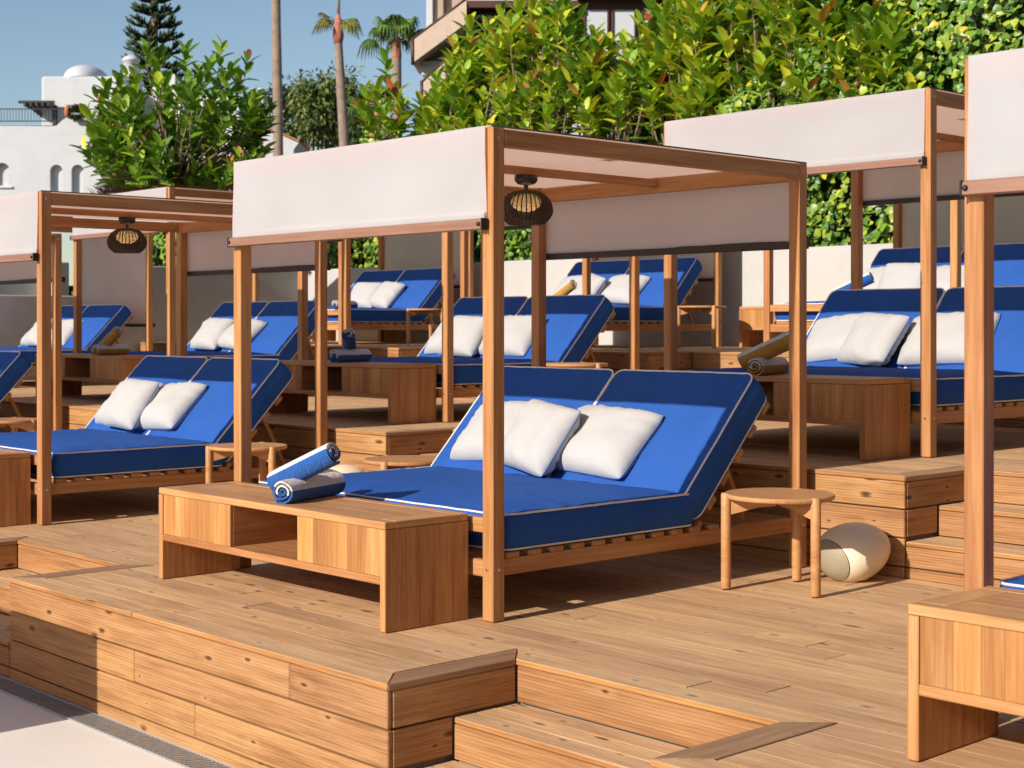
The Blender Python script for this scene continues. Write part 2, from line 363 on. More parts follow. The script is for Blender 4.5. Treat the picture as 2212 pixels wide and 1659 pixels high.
terrace('middle_deck', -15.4, 4.4, 3.36, Z2, [(-2.60 + k * 4.305, 0.555 + k * 4.305) for k in (-2, -1, 0)], 6.22, 2.6, 4.5)
terrace('upper_deck', -15.4, 3.0, 7.2, Z3, [(-12.4, -8.45), (-7.25, -4.7), (-3.3, 0.2)], 9.82, 3.2, 5.5)

# drain channel at the foot of the lower deck: galvanised frame and bars
dr = thing('drain_channel', 'galvanised slotted drain channel along the foot of the lower wooden deck', 'drain', (0, 0, -0.52))
board('frame_rail', -9, 5, -1.052, -1.046, 0.001, 0.010, 'galv', dr); board('frame_rail', -9, 5, -1.176, -1.168, 0.001, 0.010, 'galv', dr)
part('trough', mesh('trough', [(-9, -1.168, 0.0015), (5, -1.168, 0.0015), (5, -1.052, 0.0015), (-9, -1.052, 0.0015)], [(0, 1, 2, 3)], 'darkbar'), dr)
vs_, fs_ = [], []
x = -6.5
while x < 1.6:
    i = len(vs_); sx = 0.05
    for (a, b) in ((0, -1.166), (0.013, -1.166), (0.013 + sx, -1.054), (sx, -1.054)): vs_.append((x + a, b, 0.010))
    for (a, b) in ((0, -1.166), (0.013, -1.166), (0.013 + sx, -1.054), (sx, -1.054)): vs_.append((x + a, b, 0.002))
    fs_ += [(i, i + 1, i + 2, i + 3), (i, i + 4, i + 5, i + 1), (i + 1, i + 5, i + 6, i + 2), (i + 3, i + 2, i + 6, i + 7), (i, i + 3, i + 7, i + 4)]
    x += 0.032
tag(part('grating_bars', mesh('grating_bars', vs_, fs_, 'galv'), dr), kind='stuff')

# walls
def wallbox(name, label, x0, x1, y0, y1, z0, z1, mat):
    return tag(board(name, x0, x1, y0, y1, z0, z1, mat, None, 'x', 0.012), label, 'wall')
wallbox('garden_wall', 'long cream rendered wall behind the upper row of daybeds', -15.5, 6.0, 9.84, 10.08, 0.4, 2.185, 'creamwall')
wallbox('side_wall', 'shaded cream wall closing the left end of the terraces', -15.74, -15.5, 6.0, 9.838, -0.4, 2.18, 'creamwall')
wallbox('side_wall', 'lower shaded cream wall at the far left, stepped below the taller one', -15.74, -15.5, -3.0, 5.998, -0.4, 1.715, 'creamwall')
wallbox('retaining_wall', 'far olive shaded wall seen above the low wall on the left', -17.2, -17.0, 0.0, 6.3, 0.4, 2.12, 'creamwall')
wallbox('wall_pier', 'narrow sunlit cream wall end behind the leftmost canopy', -17.0, -16.45, 6.0, 6.2, 0.4, 2.24, 'creamwall')
sheet('garden_ground', -120, 60, 10.06, 160, 2.10, 'soil'); sheet('side_garden_ground', -120, -15.72, -60, 10.05, 1.2, 'soil')

# ------------------------------------------------------------------ soft furnishings
def rr_ring(a, b, r, ns=9, nc=5):
    r = max(0.001, min(r, a * 0.98, b * 0.98)); pts = []
    cs = [(a - r, b - r, 0), (-(a - r), b - r, 90), (-(a - r), -(b - r), 180), (a - r, -(b - r), 270)]
    for i, (cx, cy, a0) in enumerate(cs):
        for k in range(nc + 1):
            t = R(a0 + 90 * k / nc); pts.append((cx + r * math.cos(t), cy + r * math.sin(t)))
        nx, ny, na = cs[(i + 1) % 4]; t0 = R(a0 + 90)
        p0 = (cx + r * math.cos(t0), cy + r * math.sin(t0)); p1 = (nx + r * math.cos(R(na)), ny + r * math.sin(R(na)))
        for k in range(1, ns): pts.append((p0[0] + (p1[0] - p0[0]) * k / ns, p0[1] + (p1[1] - p0[1]) * k / ns))
    return pts
def cushion(name, L, W, H, r=0.05, dome=0.02, bulge=0.012, seed=0, ns=22):
    """origin at the middle of the underside"""
    a, b = L / 2, W / 2; vs, fs = [], []; rings = []
    def nz(x, y, s, amp): return noise.noise(Vector((x * s + seed * 7.1, y * s, seed * 3.3))) * amp
    def add(da, z, wr=0.0):
        pts = rr_ring(a - da, b - da, max(0.002, r - da * 0.4), ns)
        ids = []
        for (x, y) in pts:
            ids.append(len(vs)); vs.append((x, y, z + (nz(x, y, 14, wr) + nz(x, y, 30, wr * 0.5) if wr else 0)))
        rings.append(ids); return pts
    add(b * 0.6, 0.0); bot = add(0.004, 0.0)
    for t in (0.12, 0.3, 0.5, 0.7, 0.88): add(-bulge * math.sin(math.pi * t), H * t, 0.0)
    top = add(0.0, H, 0.002)
    mb = min(a, b)
    for f in (0.03, 0.07, 0.13, 0.22, 0.36, 0.55, 0.75, 0.93):
        e = 1 - (1 - f) ** 3.0; add(mb * f, H + dome * e, 0.008 * (1 - f) ** 2 + 0.002)
    for i in range(len(rings) - 1):
        A, B = rings[i], rings[i + 1]; n = len(A)
        for k in range(n): fs.append((A[k], A[(k + 1) % n], B[(k + 1) % n], B[k]))
    fs.append(tuple(rings[0])[::-1]); fs.append(tuple(rings[-1]))
    me = mesh(name, vs, fs, 'blue', True)
    tv = [vs[i] for i in rings[7]]
    pt = tube([(x * 1.001, y * 1.001, z + 0.001) for x, y, z in tv], 0.0052, 'piping', 6, True)
    pb = tube([(x * 1.003, y * 1.003, 0.003) for x, y in rr_ring(a - 0.002, b - 0.002, r, ns)], 0.005, 'piping', 6, True)
    return me, pt, pb
BW = 2.075                                     # outer width of a daybed
seat_me = cushion('seat_cushion', 1.975, 1.30, 0.158, 0.06, 0.034, 0.016, 1, 30)
back_me = [cushion('back_cushion', 0.983, 0.84, 0.165, 0.055, 0.02, 0.012, 2 + i, 18) for i in range(2)]

def pillow_mesh(seed, wx=0.56, wy=0.50, th=0.085):
    n = 26; vs, fs = [], []; ids = {}
    def pos(u, v, s):
        pin = 0.035
        x = u * wx / 2 * (1 - pin * (1 - abs(v) ** 2) * abs(u) ** 2.0); y = v * wy / 2 * (1 - pin * (1 - abs(u) ** 2) * abs(v) ** 2.0)
        e = max(0.0, (1 - u ** 4) * (1 - v ** 4)); z = th * e ** 0.55
        edge = max(abs(u), abs(v))
        ang = math.atan2(v, u)
        wr = noise.noise(Vector((ang * 7.0 + seed * 5, edge * 2.0, s * 3.0))) * 0.030 * (edge ** 3) * (e ** 0.35)
        lump = noise.noise(Vector((u * 1.9 + seed * 9, v * 1.9, s * 5.0 + seed))) * 0.014 * e
        fold = noise.noise(Vector((u * 6 + seed * 3, v * 2.5, s))) * 0.004 * e ** 0.5
        cr = 1 - 0.045 * (abs(u) * abs(v)) ** 6; x *= cr; y *= cr
        return (x, y, s * (z + wr + lump + fold))
    for s in (1, -1):
        for i in range(n + 1):
            for j in range(n + 1):
                u, v = -1 + 2 * i / n, -1 + 2 * j / n
                u = math.sin(u * math.pi / 2); v = math.sin(v * math.pi / 2)
                bd = i in (0, n) or j in (0, n)
                key = (i, j, 0 if bd else s)
                if key not in ids: ids[key] = len(vs); vs.append(pos(u, v, s))
        for i in range(n):
            for j in range(n):
                q4 = []
                for (a, b) in ((i, j), (i + 1, j), (i + 1, j + 1), (i, j + 1)):
                    q4.append(ids[(a, b, 0 if (a in (0, n) or b in (0, n)) else s)])
                fs.append(tuple(q4) if s > 0 else tuple(q4[::-1]))
    me = mesh('pillow', vs, fs, 'white_fabric', True)
    loop = [(i, 0) for i in range(n)] + [(n, j) for j in range(n)] + [(n - i, n) for i in range(n)] + [(0, n - j) for j in range(n)]
    pp = tube([vs[ids[(a, b, 0)]] for a, b in loop], 0.0042, 'blue_piping', 5, True)
    return me, pp
PILLOWS = [pillow_mesh(s, 0.555 + 0.025 * (s % 3), 0.42 + 0.015 * (s % 2), 0.092) for s in range(4)]
def pillow(bed, x, y, z, tilt, yaw, roll, label, var=0, sc=1.0):
    """x,y,z of pillow centre in the daybed's frame; tilt back from vertical"""
    me, pp = PILLOWS[var % 4]
    o = part('pillow', me); o.location = Vector(bed) + Vector((x, y, z))
    m = Matrix.Rotation(R(yaw), 3, 'Z') @ Matrix.Rotation(R(90 - tilt), 3, 'X') @ Matrix.Rotation(R(roll), 3, 'Z')
    o.rotation_euler = m.to_euler(); o.scale = (sc,) * 3
    tag(o, label, 'pillow', 'white pillows on the daybeds'); part('piping', pp, o)
    return o
def towel_mesh(mat, seed, rad=0.062, length=0.40, phase=0.0, flat=0.90):
    th = 0.019; turns = rad / th - 0.6; phase = R(phase) - turns * 2 * math.pi; n = int(turns * 26); prof = []; s = 0.0; last = None
    for i in range(n + 1):
        t = i / n * turns * 2 * math.pi; r = 0.006 + th * t / (2 * math.pi)
        r *= 1 + 0.10 * noise.noise(Vector((t * 0.9, seed * 3.7, 0)))
        p = Vector((r * math.cos(t + phase), r * math.sin(t + phase)))
        nrm = p.normalized()
        if last is not None: s += (p - last).length
        last = p; prof.append((p - nrm * th * 0.40, p + nrm * th * 0.46, s))
    ks = [0, 0.02, 0.05, 0.25, 0.5, 0.75, 0.95, 0.98, 1.0]; vs, fs, arc = [], [], []
    m = len(prof)
    for ki, k in enumerate(ks):
        sh = 0.72 if k in (0, 1) else (0.92 if k in (0.02, 0.98) else 1.0)
        for i, (pi, po, s) in enumerate(prof):
            mid = (pi + po) / 2
            off = 0.012 * noise.noise(Vector((i * 0.12, seed * 2.0, k * 2))) if k in (0, 0.02, 0.98, 1.0) else 0.0
            for p in (pi, po):
                pp = mid + (p - mid) * sh
                vs.append(((k - 0.5) * length + off, pp.x, pp.y * flat)); arc.append(prof[-1][2] - s)
    W2 = 2 * m
    for ki in range(len(ks) - 1):
        for i in range(m - 1):
            a, b = ki * W2 + 2 * i, (ki + 1) * W2 + 2 * i
            fs.append((a + 1, a + 3, b + 3, b + 1)); fs.append((a, b, b + 2, a + 2))
        a, b = ki * W2 + 2 * (m - 1), (ki + 1) * W2 + 2 * (m - 1); fs.append((a, a + 1, b + 1, b))
    for ki in (0, len(ks) - 1):
        for i in range(m - 1):
            a = ki * W2 + 2 * i; f = (a, a + 2, a + 3, a + 1); fs.append(f if ki else f[::-1])
    me = mesh('rolled_towel', vs, fs, mat, True)
    at = me.attributes.new('arc', 'FLOAT', 'POINT'); at.data.foreach_set('value', arc)
    return me
TW = {}
for c in ('blue', 'gold'): TW[c] = [towel_mesh('towel_' + c, i + 1, 0.064 - 0.001 * i, 0.47 - 0.09 * i, ph) for i, ph in enumerate((300, 285))]
def towels(pos, color, yaw, labels, tyaw=18.0, tpitch=24.0, shift=(0.06, -0.07)):
    """one roll flat, one leaning across it"""
    rad = 0.061; p = Vector(pos)
    o = part('rolled_towel', TW[color][0]); o.location = p + Vector((0, 0, rad * 0.93)); o.rotation_euler = (0, 0, R(yaw))
    tag(o, labels[0], 'towel', 'rolled striped towels')
    o2 = part('rolled_towel', TW[color][1])
    o2.location = p + Vector((shift[0], shift[1], 0.16)); o2.rotation_euler = (0, -R(tpitch), R(tyaw))
    tag(o2, labels[1], 'towel', 'rolled striped towels')

# ------------------------------------------------------------------ daybed
_c = {}
def cached(key, fn):
    if key not in _c: _c[key] = fn()
    return _c[key]
H_ = 2.158; S_ = 0.07; LY = 2.256
def sheet_grid(x0, x1, z0, z1, seed, amp, nx=26, nz=10, th=0.002):
    """hanging fabric in the xz plane at y=0 with thickness"""
    vs, fs = [], []
    for s in (0, 1):
        for i in range(nx + 1):
            for j in range(nz + 1):
                x = x0 + (x1 - x0) * i / nx; z = z0 + (z1 - z0) * j / nz
                y = amp * noise.noise(Vector((x * 1.3, z * 3.1, seed))) + 0.4 * amp * noise.noise(Vector((x * 4.0, z * 5, seed + 9)))
                vs.append((x, y + s * th, z))
    n1 = (nx + 1) * (nz + 1)
    for i in range(nx):
        for j in range(nz):
            a = i * (nz + 1) + j; b = a + nz + 1
            fs.append((a, b, b + 1, a + 1)); fs.append((n1 + a, n1 + a + 1, n1 + b + 1, n1 + b))
    return mesh('fabric', vs, fs, 'canopy', True)
def roof_mesh(seed):
    vs, fs = [], []; nx = ny = 18; x0, x1, y0, y1 = -BW + 0.012, -0.012, -0.004, LY + 0.004
    for s in (0, 1):
        for i in range(nx + 1):
            for j in range(ny + 1):
                u, v = i / nx, j / ny
                sag = 0.0 if u in (0, 1) or v in (0, 1) else -0.012 * math.sin(math.pi * u) ** .5 * math.sin(math.pi * v) ** .5 * abs(math.sin(2 * math.pi * u))
                vs.append((x0 + (x1 - x0) * u, y0 + (y1 - y0) * v, H_ + 0.006 + sag + 0.003 * noise.noise(Vector((u * 5, v * 5, seed))) - s * 0.003))
    n1 = (nx + 1) * (ny + 1)
    for i in range(nx):
        for j in range(ny):
            a = i * (ny + 1) + j; b = a + ny + 1
            fs.append((a, b, b + 1, a + 1)); fs.append((n1 + a, n1 + a + 1, n1 + b + 1, n1 + b))
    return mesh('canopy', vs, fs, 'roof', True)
def hem(b):
    part('hem', cached('hem', lambda: sheet_grid(-2.051, -0.035, 1.756, 1.790, 3, 0.004, 26, 2, 0.003)), b, (0, -0.0075, 0))
def bolt(parent, loc, axis):
    me = cached('bolt', lambda: lathe([(0.0005, 0), (0.0075, 0), (0.0075, 0.003), (0.005, 0.005), (0.0005, 0.005)], 10, 'steel', False, False))
    rot = {'-y': (R(90), 0, 0), '+x': (0, R(90), 0)}[axis]
    part('bolt', me, parent, loc, rot)
TH = R(46.6)
def daybed(name, label, ox, oy, oz, back=1.745, seed=0, detail=True):
    t = thing(name, label, 'daybed', (ox, oy, oz), 0, 'canopied daybeds on the terraces')
    for x in (-S_, -BW):
        for y in (0, LY - S_):
            board('post', x, x + S_, y, y + S_, 0.004, H_, 'teak', t, 'z', 0.004)
    bz = H_ - 0.083
    for x in (-0.045, -BW): board('side_beam', x, x + 0.045, S_ + 0.001, LY - S_ - 0.001, bz, H_ - 0.006, 'teak', t, 'y')
    for y, n in ((0.012, 'front_beam'), (LY - 0.058, 'back_beam')): board(n, -BW + S_ + 0.001, -S_ - 0.001, y, y + 0.045, bz - 0.01, H_ - 0.007, 'teak', t, 'x')
    board('centre_beam', -1.06, -1.015, 0.058, LY - 0.059, H_ - 0.06, H_ - 0.016, 'teak', t, 'y')
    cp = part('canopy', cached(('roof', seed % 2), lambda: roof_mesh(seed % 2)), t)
    part('edge_cord', cached('cord', lambda: tube([(0.0, 0.0, H_ + 0.004), (0.0, LY, H_ + 0.004)], 0.004, 'black', 5)), t, (-0.006, 0, 0))
    part('grommet', cached('grom', lambda: lathe([(0.012, 0), (0.02, 0), (0.02, -0.004), (0.012, -0.005)], 14, 'steel', False, False)), cp, (-0.55, 1.30, H_ - 0.004))
    part('patch', boxmesh(0.10, 0.10, 0.001, 'canopy', 0), cp, (-0.55, 1.30, H_ + 0.0005))
    # blinds
    fbl = part('front_blind', cached(('fb', seed % 3), lambda: sheet_grid(-2.052, -0.034, 1.752, H_ + 0.005, seed % 3, 0.009)), t, (0, -0.012, 0)); hem(fbl)
    part('back_blind', cached(('bb', round(back, 3)), lambda: sheet_grid(-2.03, -0.045, back, H_ + 0.002, 5, 0.012)), t, (0, LY + 0.006, 0))
    def bar(y, z, mat, nm):
        me = cached(('bar', mat), lambda: bar_mesh(mat)); b = part(nm, me, t, (-1.043, y, z))
        for s in (-1, 1):
            part('end_cap', boxmesh(0.008, 0.042, 0.052, 'black', 0.003), b, (s * 1.017, 0, 0))
            part('knob', cached('knob', lambda: lathe([(0.0005, 0), (0.010, 0.0), (0.010, 0.004), (0.007, 0.009), (0.0005, 0.0105)], 12, 'black', True, False)), b, (s * 1.000, -0.019, 0.0), (R(90), 0, 0))
    bar(-0.026, 1.735, 'barwood', 'front_bar'); bar(LY + 0.026, back - 0.014, 'darkbar', 'back_bar')
    # bed base
    for x in (-0.085, -BW + 0.045): board('side_rail', x, x + 0.04, S_ + 0.001, LY - S_ - 0.001, 0.192, 0.266, 'teak', t, 'y')
    board('foot_rail', -BW + S_ + 0.001, -S_ - 0.001, 0.012, 0.05, 0.192, 0.266, 'teak', t, 'x'); board('foot_rail', -BW + S_ + 0.001, -S_ - 0.001, 0.012, 0.05, 0.385, 0.45, 'teak', t, 'x')
    board('head_rail', -BW + S_ + 0.001, -S_ - 0.001, LY - 0.055, LY - 0.017, 0.192, 0.266, 'teak', t, 'x')
    for k in range(10): board('slat', -BW + 0.04, -0.04, 0.115 + k * 0.1375, 0.198 + k * 0.1375, 0.2665, 0.291, 'teak', t, 'x', 0.004)
    board('slat', -BW + 0.04, -0.04, 1.50, 1.575, 0.2665, 0.291, 'teak', t, 'x', 0.004)
    s = part('seat_cushion', seat_me[0], t, (-1.0375, 0.755, 0.298)); part('piping', seat_me[1], s); part('piping', seat_me[2], s)
    # reclined back: two cushions on a slatted frame
    cy, sy = math.cos(TH), math.sin(TH)
    for i, x in enumerate((-1.0375 + 0.497, -1.0375 - 0.497)):
        mx, my = 1.345 + 0.165 * sy + 0.355 * cy, 0.478 - 0.165 * cy + 0.355 * sy
        b = part('back_cushion', back_me[i][0], t, (x, mx, my), (TH, 0, 0)); part('piping', back_me[i][1], b); part('piping', back_me[i][2], b)
    for k in range(6):
        l = -0.09 + k * 0.158
        yc, zc = 1.345 + 0.186 * sy + l * cy, 0.478 - 0.186 * cy + l * sy
        o = part('back_slat', boxmesh(1.99, 0.075, 0.03, 'teak', 0.004), t, (-1.0375, yc, zc), (TH, 0, 0))
    for x in (-0.30, -1.0, -1.75):
        yc, zc = 1.345 + 0.217 * sy + 0.30 * cy, 0.478 - 0.217 * cy + 0.30 * sy
        part('back_bearer', boxmesh(0.80, 0.035, 0.03, 'teak', 0.003), t, (x, yc, zc), (0, -TH, R(90)))
        part('prop_strut', boxmesh(0.46, 0.03, 0.03, 'teak', 0.003), t, (x + 0.04, 1.93, 0.46), (0, R(62), R(90)))
    bolt(t, (-0.035, -0.0005, 0.23), '-y'); bolt(t, (0.0005, 0.035, 0.23), '+x'); bolt(t, (0.0005, 0.035, H_ - 0.045), '+x'); bolt(t, (0.0005, LY - 0.035, H_ - 0.045), '+x'); bolt(t, (0.0005, LY - 0.035, 0.23), '+x')
    return t
def bar_mesh(mat):
    pr = [(-0.012, -0.024), (-0.019, -0.02), (-0.019, 0.006), (-0.015, 0.019), (-0.006, 0.025), (0.012, 0.025), (0.012, -0.024)]
    n = len(pr); vs = [(-1.012, y, z) for y, z in pr] + [(1.012, y, z) for y, z in pr]
    fs = [tuple(range(n)), tuple(range(n, 2 * n))[::-1]] + [(i, n + i, n + (i + 1) % n, (i + 1) % n) for i in range(n)]
    return mesh('bar', vs, fs, mat)

BEDS = {
 '1': ((0, 0, 0), 1.745, 'large blue daybed in the centre foreground under a white canopy'),
 '0': ((-4.355, 0, 0), 1.745, 'blue canopied daybed left of the central one on the lower deck'),
 'X': ((-8.66, 0, 0), 1.745, 'blue daybed cut off by the left edge, farthest left on the lower deck'),
 'Y': ((4.355, 0, 0), 1.745, 'nearest daybed on the right, only its left post and white blind in view'),
 '2R': ((0.036, 3.397, Z2), 1.745, 'blue canopied daybed on the middle deck, right behind the egg speaker'),
 '2M': ((-4.328, 3.397, Z2), 1.745, 'middle deck daybed seen through the posts of the central daybed'),
 '2L': ((-8.64, 3.397, Z2), 1.745, 'middle deck daybed behind the left lower daybed, with two pillows'),
 '2X': ((-12.98, 3.397, Z2), 0.79, 'farthest left middle deck daybed with long lowered back curtain'),
 '3M': ((-6.52, 7.2, Z3), 0.81, 'upper deck daybed in the middle of the back row by the cream wall'),
 '3R': ((-2.08, 7.2, Z3), 0.81, 'upper deck daybed at the right end of the back row'),
 '3L': ((-10.93, 7.2, Z3), 0.81, 'upper deck daybed at the left end of the back row'),
}
for i, (k, (o, bk, lab)) in enumerate(BEDS.items()): daybed('daybed', lab, *o, bk, i)

# ------------------------------------------------------------------ towel cabinets
def cabinet(label, ox, oy, oz):
    t = thing('towel_cabinet', label, 'cabinet', (ox, oy, oz), 0, 'low wooden towel cabinets')
    L, D, H = 1.874, 0.462, 0.468; y1 = D
    for x in (0, L - 0.036): board('side_panel', x, x + 0.036, 0, y1, 0.003, H - 0.034, 'teak', t, 'z')
    # side faces show three glued boards
    for x, n in ((L, 1), (0, -1)):
        e = [0.001, 0.115, 0.275, 0.461]
        for k in range(3): board('stave', x - 0.0005 if n > 0 else x - 0.0025, x + 0.0025 if n > 0 else x + 0.0005, e[k], e[k + 1] - 0.0005, 0.004, H - 0.035, 'teak', t, 'z', 0)
    zt0, zt1 = H - 0.032, H
    board('top_frame', 0, L, 0, 0.055, zt0, zt1, 'table', t, 'x'); board('top_frame', 0, L, y1 - 0.055, y1, zt0, zt1, 'table', t, 'x')
    for x in (0, L - 0.10, L / 2 - 0.05): board('top_frame', x, x + 0.10, 0.0565, y1 - 0.0565, zt0, zt1, 'table', t, 'y')
    for xa, xb in ((0.102, L / 2 - 0.052), (L / 2 + 0.052, L - 0.102)):
        e = np.linspace(0.058, y1 - 0.058, 4)
        for k in range(3): board('lid_board', xa, xb, e[k] + 0.0004, e[k + 1] - 0.0004, zt0 + 0.002, zt1 - 0.0015, 'table', t, 'x', 0.001)
    board('shelf', 0.037, L - 0.037, 0.0, y1 - 0.004, 0.200, 0.234, 'teak', t, 'x')
    for xa, xb, first in ((0.038, 0.664, 0), (1.224, L - 0.038, 3)):
        x = xa; ws = [0.11, 0.09, 0.075, 0.12, 0.085, 0.07, 0.1, 0.13]; k = first
        while x < xb - 0.02:
            ww = min(ws[k % 8], xb - x);
            if xb - x - ww < 0.04: ww = xb - x
            board('stave', x, x + ww - 0.0005, 0.006, 0.022, 0.2345, H - 0.0335, 'stave', t, 'z', 0.0008); x += ww; k += 1
    for x in (0.646, 1.224): board('divider', x, x + 0.018, 0.0225, y1 - 0.02, 0.2345, H - 0.0335, 'teak', t, 'y')
    x = 0.038; k = 0
    while x < L - 0.05:
        ww = min((0.13, 0.17, 0.11, 0.15)[k % 4], L - 0.038 - x); board('back_board', x, x + ww - 0.001, y1 - 0.018, y1 - 0.004, 0.2345, H - 0.0335, 'teak', t, 'z', 0.0008); x += ww; k += 1
    return t
def at_bed(k, dx=0.0): o = BEDS[k][0]; return (o[0] - 2.02 + dx, o[1] - 0.478, o[2])
cabinet('low wooden cabinet with open middle at the foot of the central daybed', *at_bed('1'))
cabinet('low wooden cabinet at the right edge in the foreground, pale staves', *at_bed('Y', 0.045))
cabinet('low wooden cabinet cut by the left edge beside the left daybed', *at_bed('0', 0.02))
cabinet('low wooden cabinet with blue towels on the middle deck', *at_bed('2M', 0.03))
cabinet('low wooden cabinet with mustard towels on the middle deck, right', *at_bed('2R', 0.02))
cabinet('low wooden cabinet with mustard towels on the middle deck, left', *at_bed('2L', 0.03))
cabinet('low wooden cabinet standing against the cream wall behind the right upper daybed', -6.137, 9.3, Z3)
cabinet('low wooden cabinet standing against the cream wall behind the left upper daybed', -14.6, 9.3, Z3)

# ------------------------------------------------------------------ side tables
def side_table(label, x, y, z, rot=0.0):
    t = thing('side_table', label, 'side table', (x, y, z), rot, 'round three-legged side tables')
    part('table_top', cached('sttop', lambda: lathe([(0.0005, 0.446), (0.255, 0.446), (0.266, 0.452), (0.268, 0.458), (0.268, 0.466), (0.264, 0.472), (0.0005, 0.472)], 48, 'table', False, False)), t)
    lg = cached('stleg', lambda: lathe([(0.0005, 0.006), (0.020, 0.006), (0.0245, 0.012), (0.0245, 0.466), (0.021, 0.474), (0.0005, 0.476)], 20, 'table', True, False))
    ft = cached('stft', lambda: lathe([(0.0005, 0), (0.017, 0), (0.017, 0.0055), (0.0005, 0.0055)], 12, 'black', False, False))
    for k in range(3):
        a = R(-130 + 120 * k); c = (0.262 * math.cos(a), 0.262 * math.sin(a), 0)
        l = part('leg', lg, t, c); part('foot', ft, l)
        def arm():
            pr = [(0.02, 0.41), (0.10, 0.405), (0.18, 0.385), (0.24, 0.37), (0.24, 0.445), (0.02, 0.445)]
            n = len(pr); vs = [(u, -0.012, v) for u, v in pr] + [(u, 0.012, v) for u, v in pr]
            return mesh('arm', vs, [tuple(range(n)), tuple(range(n, 2 * n))[::-1]] + [(i, n + i, n + (i + 1) % n, (i + 1) % n) for i in range(n)], 'table')
        part('bearer', cached('starm', arm), t, (0, 0, 0), (0, 0, a))
    return t
side_table('round wooden side table right of the central daybed', 0.318, 1.60, 0, R(-2))
side_table('round wooden side table right of the left lower daybed', -3.985, 1.32, 0, R(15))
side_table('round wooden side table at the left edge beside the leftmost lower daybed', -7.85, 1.36, 0, R(35))
side_table('round side table top just showing behind the head of the central daybed', -2.43, 1.47, 0, R(60))
side_table('round wooden side table right of the middle deck daybed, seen behind the central daybed', -3.70, 4.20, Z2, R(10))
side_table('round wooden side table beside the middle upper daybed by the wall', -6.20, 8.72, Z3, R(-10))
side_table('round wooden side table beside the left upper daybed, half hidden by a post', -10.66, 8.4, Z3, R(20))

# ------------------------------------------------------------------ egg speakers
def speaker(label, x, y, z, rot):
    t = thing('egg_speaker', label, 'speaker', (x, y, z), rot, 'beige egg-shaped garden speakers')
    t.scale = (1.22, 1.06, 1.03)
    prof = []
    for i in range(25):
        a = math.pi * i / 24; zz = -math.cos(a) * 0.185; r = 0.142 * math.sin(a) ** 0.92 * (1 - 0.13 * (zz / 0.185))
        prof.append((max(r, 0.0005), zz))
    part('shell', cached('spk', lambda: lathe(prof, 48, 'speaker', True, False)), t, (0, 0, 0.139), (R(-76), 0, 0))
    def eggz(r):
        lo, hi = 0.0, 1.5
        for _ in range(30):
            m = (lo + hi) / 2; rr = 0.142 * math.sin(m) ** 0.92 * (1 + 0.13 * math.cos(m))
            lo, hi = (m, hi) if rr < r else (lo, m)
        return -0.185 * math.cos(lo)
    def gr():
        vs, fs = [(0, 0, -0.1265)], []
        for k in range(1, 6):
            for j in range(40):
                a = 2 * math.pi * j / 40; r = 0.104 * k / 5
                vs.append((r * 1.004 * math.cos(a), r * 1.004 * math.sin(a), eggz(r) - 0.0025))
        vs[0] = (0, 0, -0.1872)
        for j in range(40): fs.append((0, 1 + (j + 1) % 40, 1 + j))
        for k in range(4):
            for j in range(40):
                a, b = 1 + k * 40 + j, 1 + k * 40 + (j + 1) % 40; fs.append((a, b, b + 40, a + 40))
        return mesh('grille', vs, fs, 'grille', True)
    g = part('grille', cached('spg', gr), t, (0, 0, 0.139), (R(-76), 0, 0))
    part('rim', cached('spr', lambda: tube([(0.104 * math.cos(a), 0.104 * math.sin(a), eggz(0.104) - 0.001) for a in [2 * math.pi * i / 40 for i in range(40)]], 0.002, 'darkbar', 5, True)), g)
    part('foot', cached('spf', lambda: lathe([(0.0005, 0), (0.055, 0), (0.06, 0.012), (0.0005, 0.012)], 20, 'speaker', False, False)), t)
speaker('beige egg-shaped speaker on the deck behind the round table', 0.395, 2.12, 0.002, R(-14))
speaker('beige egg-shaped speaker whose top shows behind the blue towels', -3.98, 2.12, 0.002, R(-14))

# ------------------------------------------------------------------ wicker lamps
def lamp(label, ox, oy, oz):
    t = thing('wicker_lamp', label, 'lamp', (ox - 1.037, oy + 1.17, oz), 0, 'lit wicker ceiling lamps')
    zt = H_ - 0.0605
    part('ceiling_mount', cached('lm', lambda: lathe([(0.0005, 0), (0.062, 0), (0.062, -0.028), (0.048, -0.045), (0.014, -0.054), (0.0005, -0.054)], 28, 'black', True, False)), t, (0, 0, zt))
    part('stem', cached('lst', lambda: lathe([(0.012, -0.053), (0.012, -0.085), (0.02, -0.088), (0.0005, -0.088)], 14, 'black', False, False)), t, (0, 0, zt))
    def shade():
        vs, fs = [], []
        def rad(s): return 0.035 + 0.107 * math.sqrt(max(0.0, 1 - (1 - s / 0.6) ** 2)) if s < 0.6 else 0.142 - 0.05 * ((s - 0.6) / 0.4) ** 2
        for k in range(36):
            s = k / 35; r = rad(s) + 0.0015 * (k % 2); z = -0.083 - 0.178 * s
            pts = [(r * (1 + 0.006 * math.sin(23 * a + k * math.pi)) * math.cos(a), r * (1 + 0.006 * math.sin(23 * a + k * math.pi)) * math.sin(a), z) for a in [2 * math.pi * i / 46 for i in range(46)]]
            tube_data(pts, 0.0022, 4, True, vs, fs)
        for k in range(34):
            a = 2 * math.pi * k / 34
            tube_data([(rad(i / 10) * math.cos(a), rad(i / 10) * math.sin(a), -0.083 - 0.178 * i / 10) for i in range(11)], 0.0034, 4, False, vs, fs)
        return mesh('shade', vs, fs, 'wicker', True)
    part('shade', cached('lsh', shade), t, (0, 0, zt))
    part('globe', cached('lgl', lambda: lathe([(0.0005, -0.195), (0.045, -0.188), (0.075, -0.165), (0.082, -0.14), (0.07, -0.115), (0.04, -0.10), (0.0005, -0.097)], 24, 'glow', True, False)), t, (0, 0, zt))
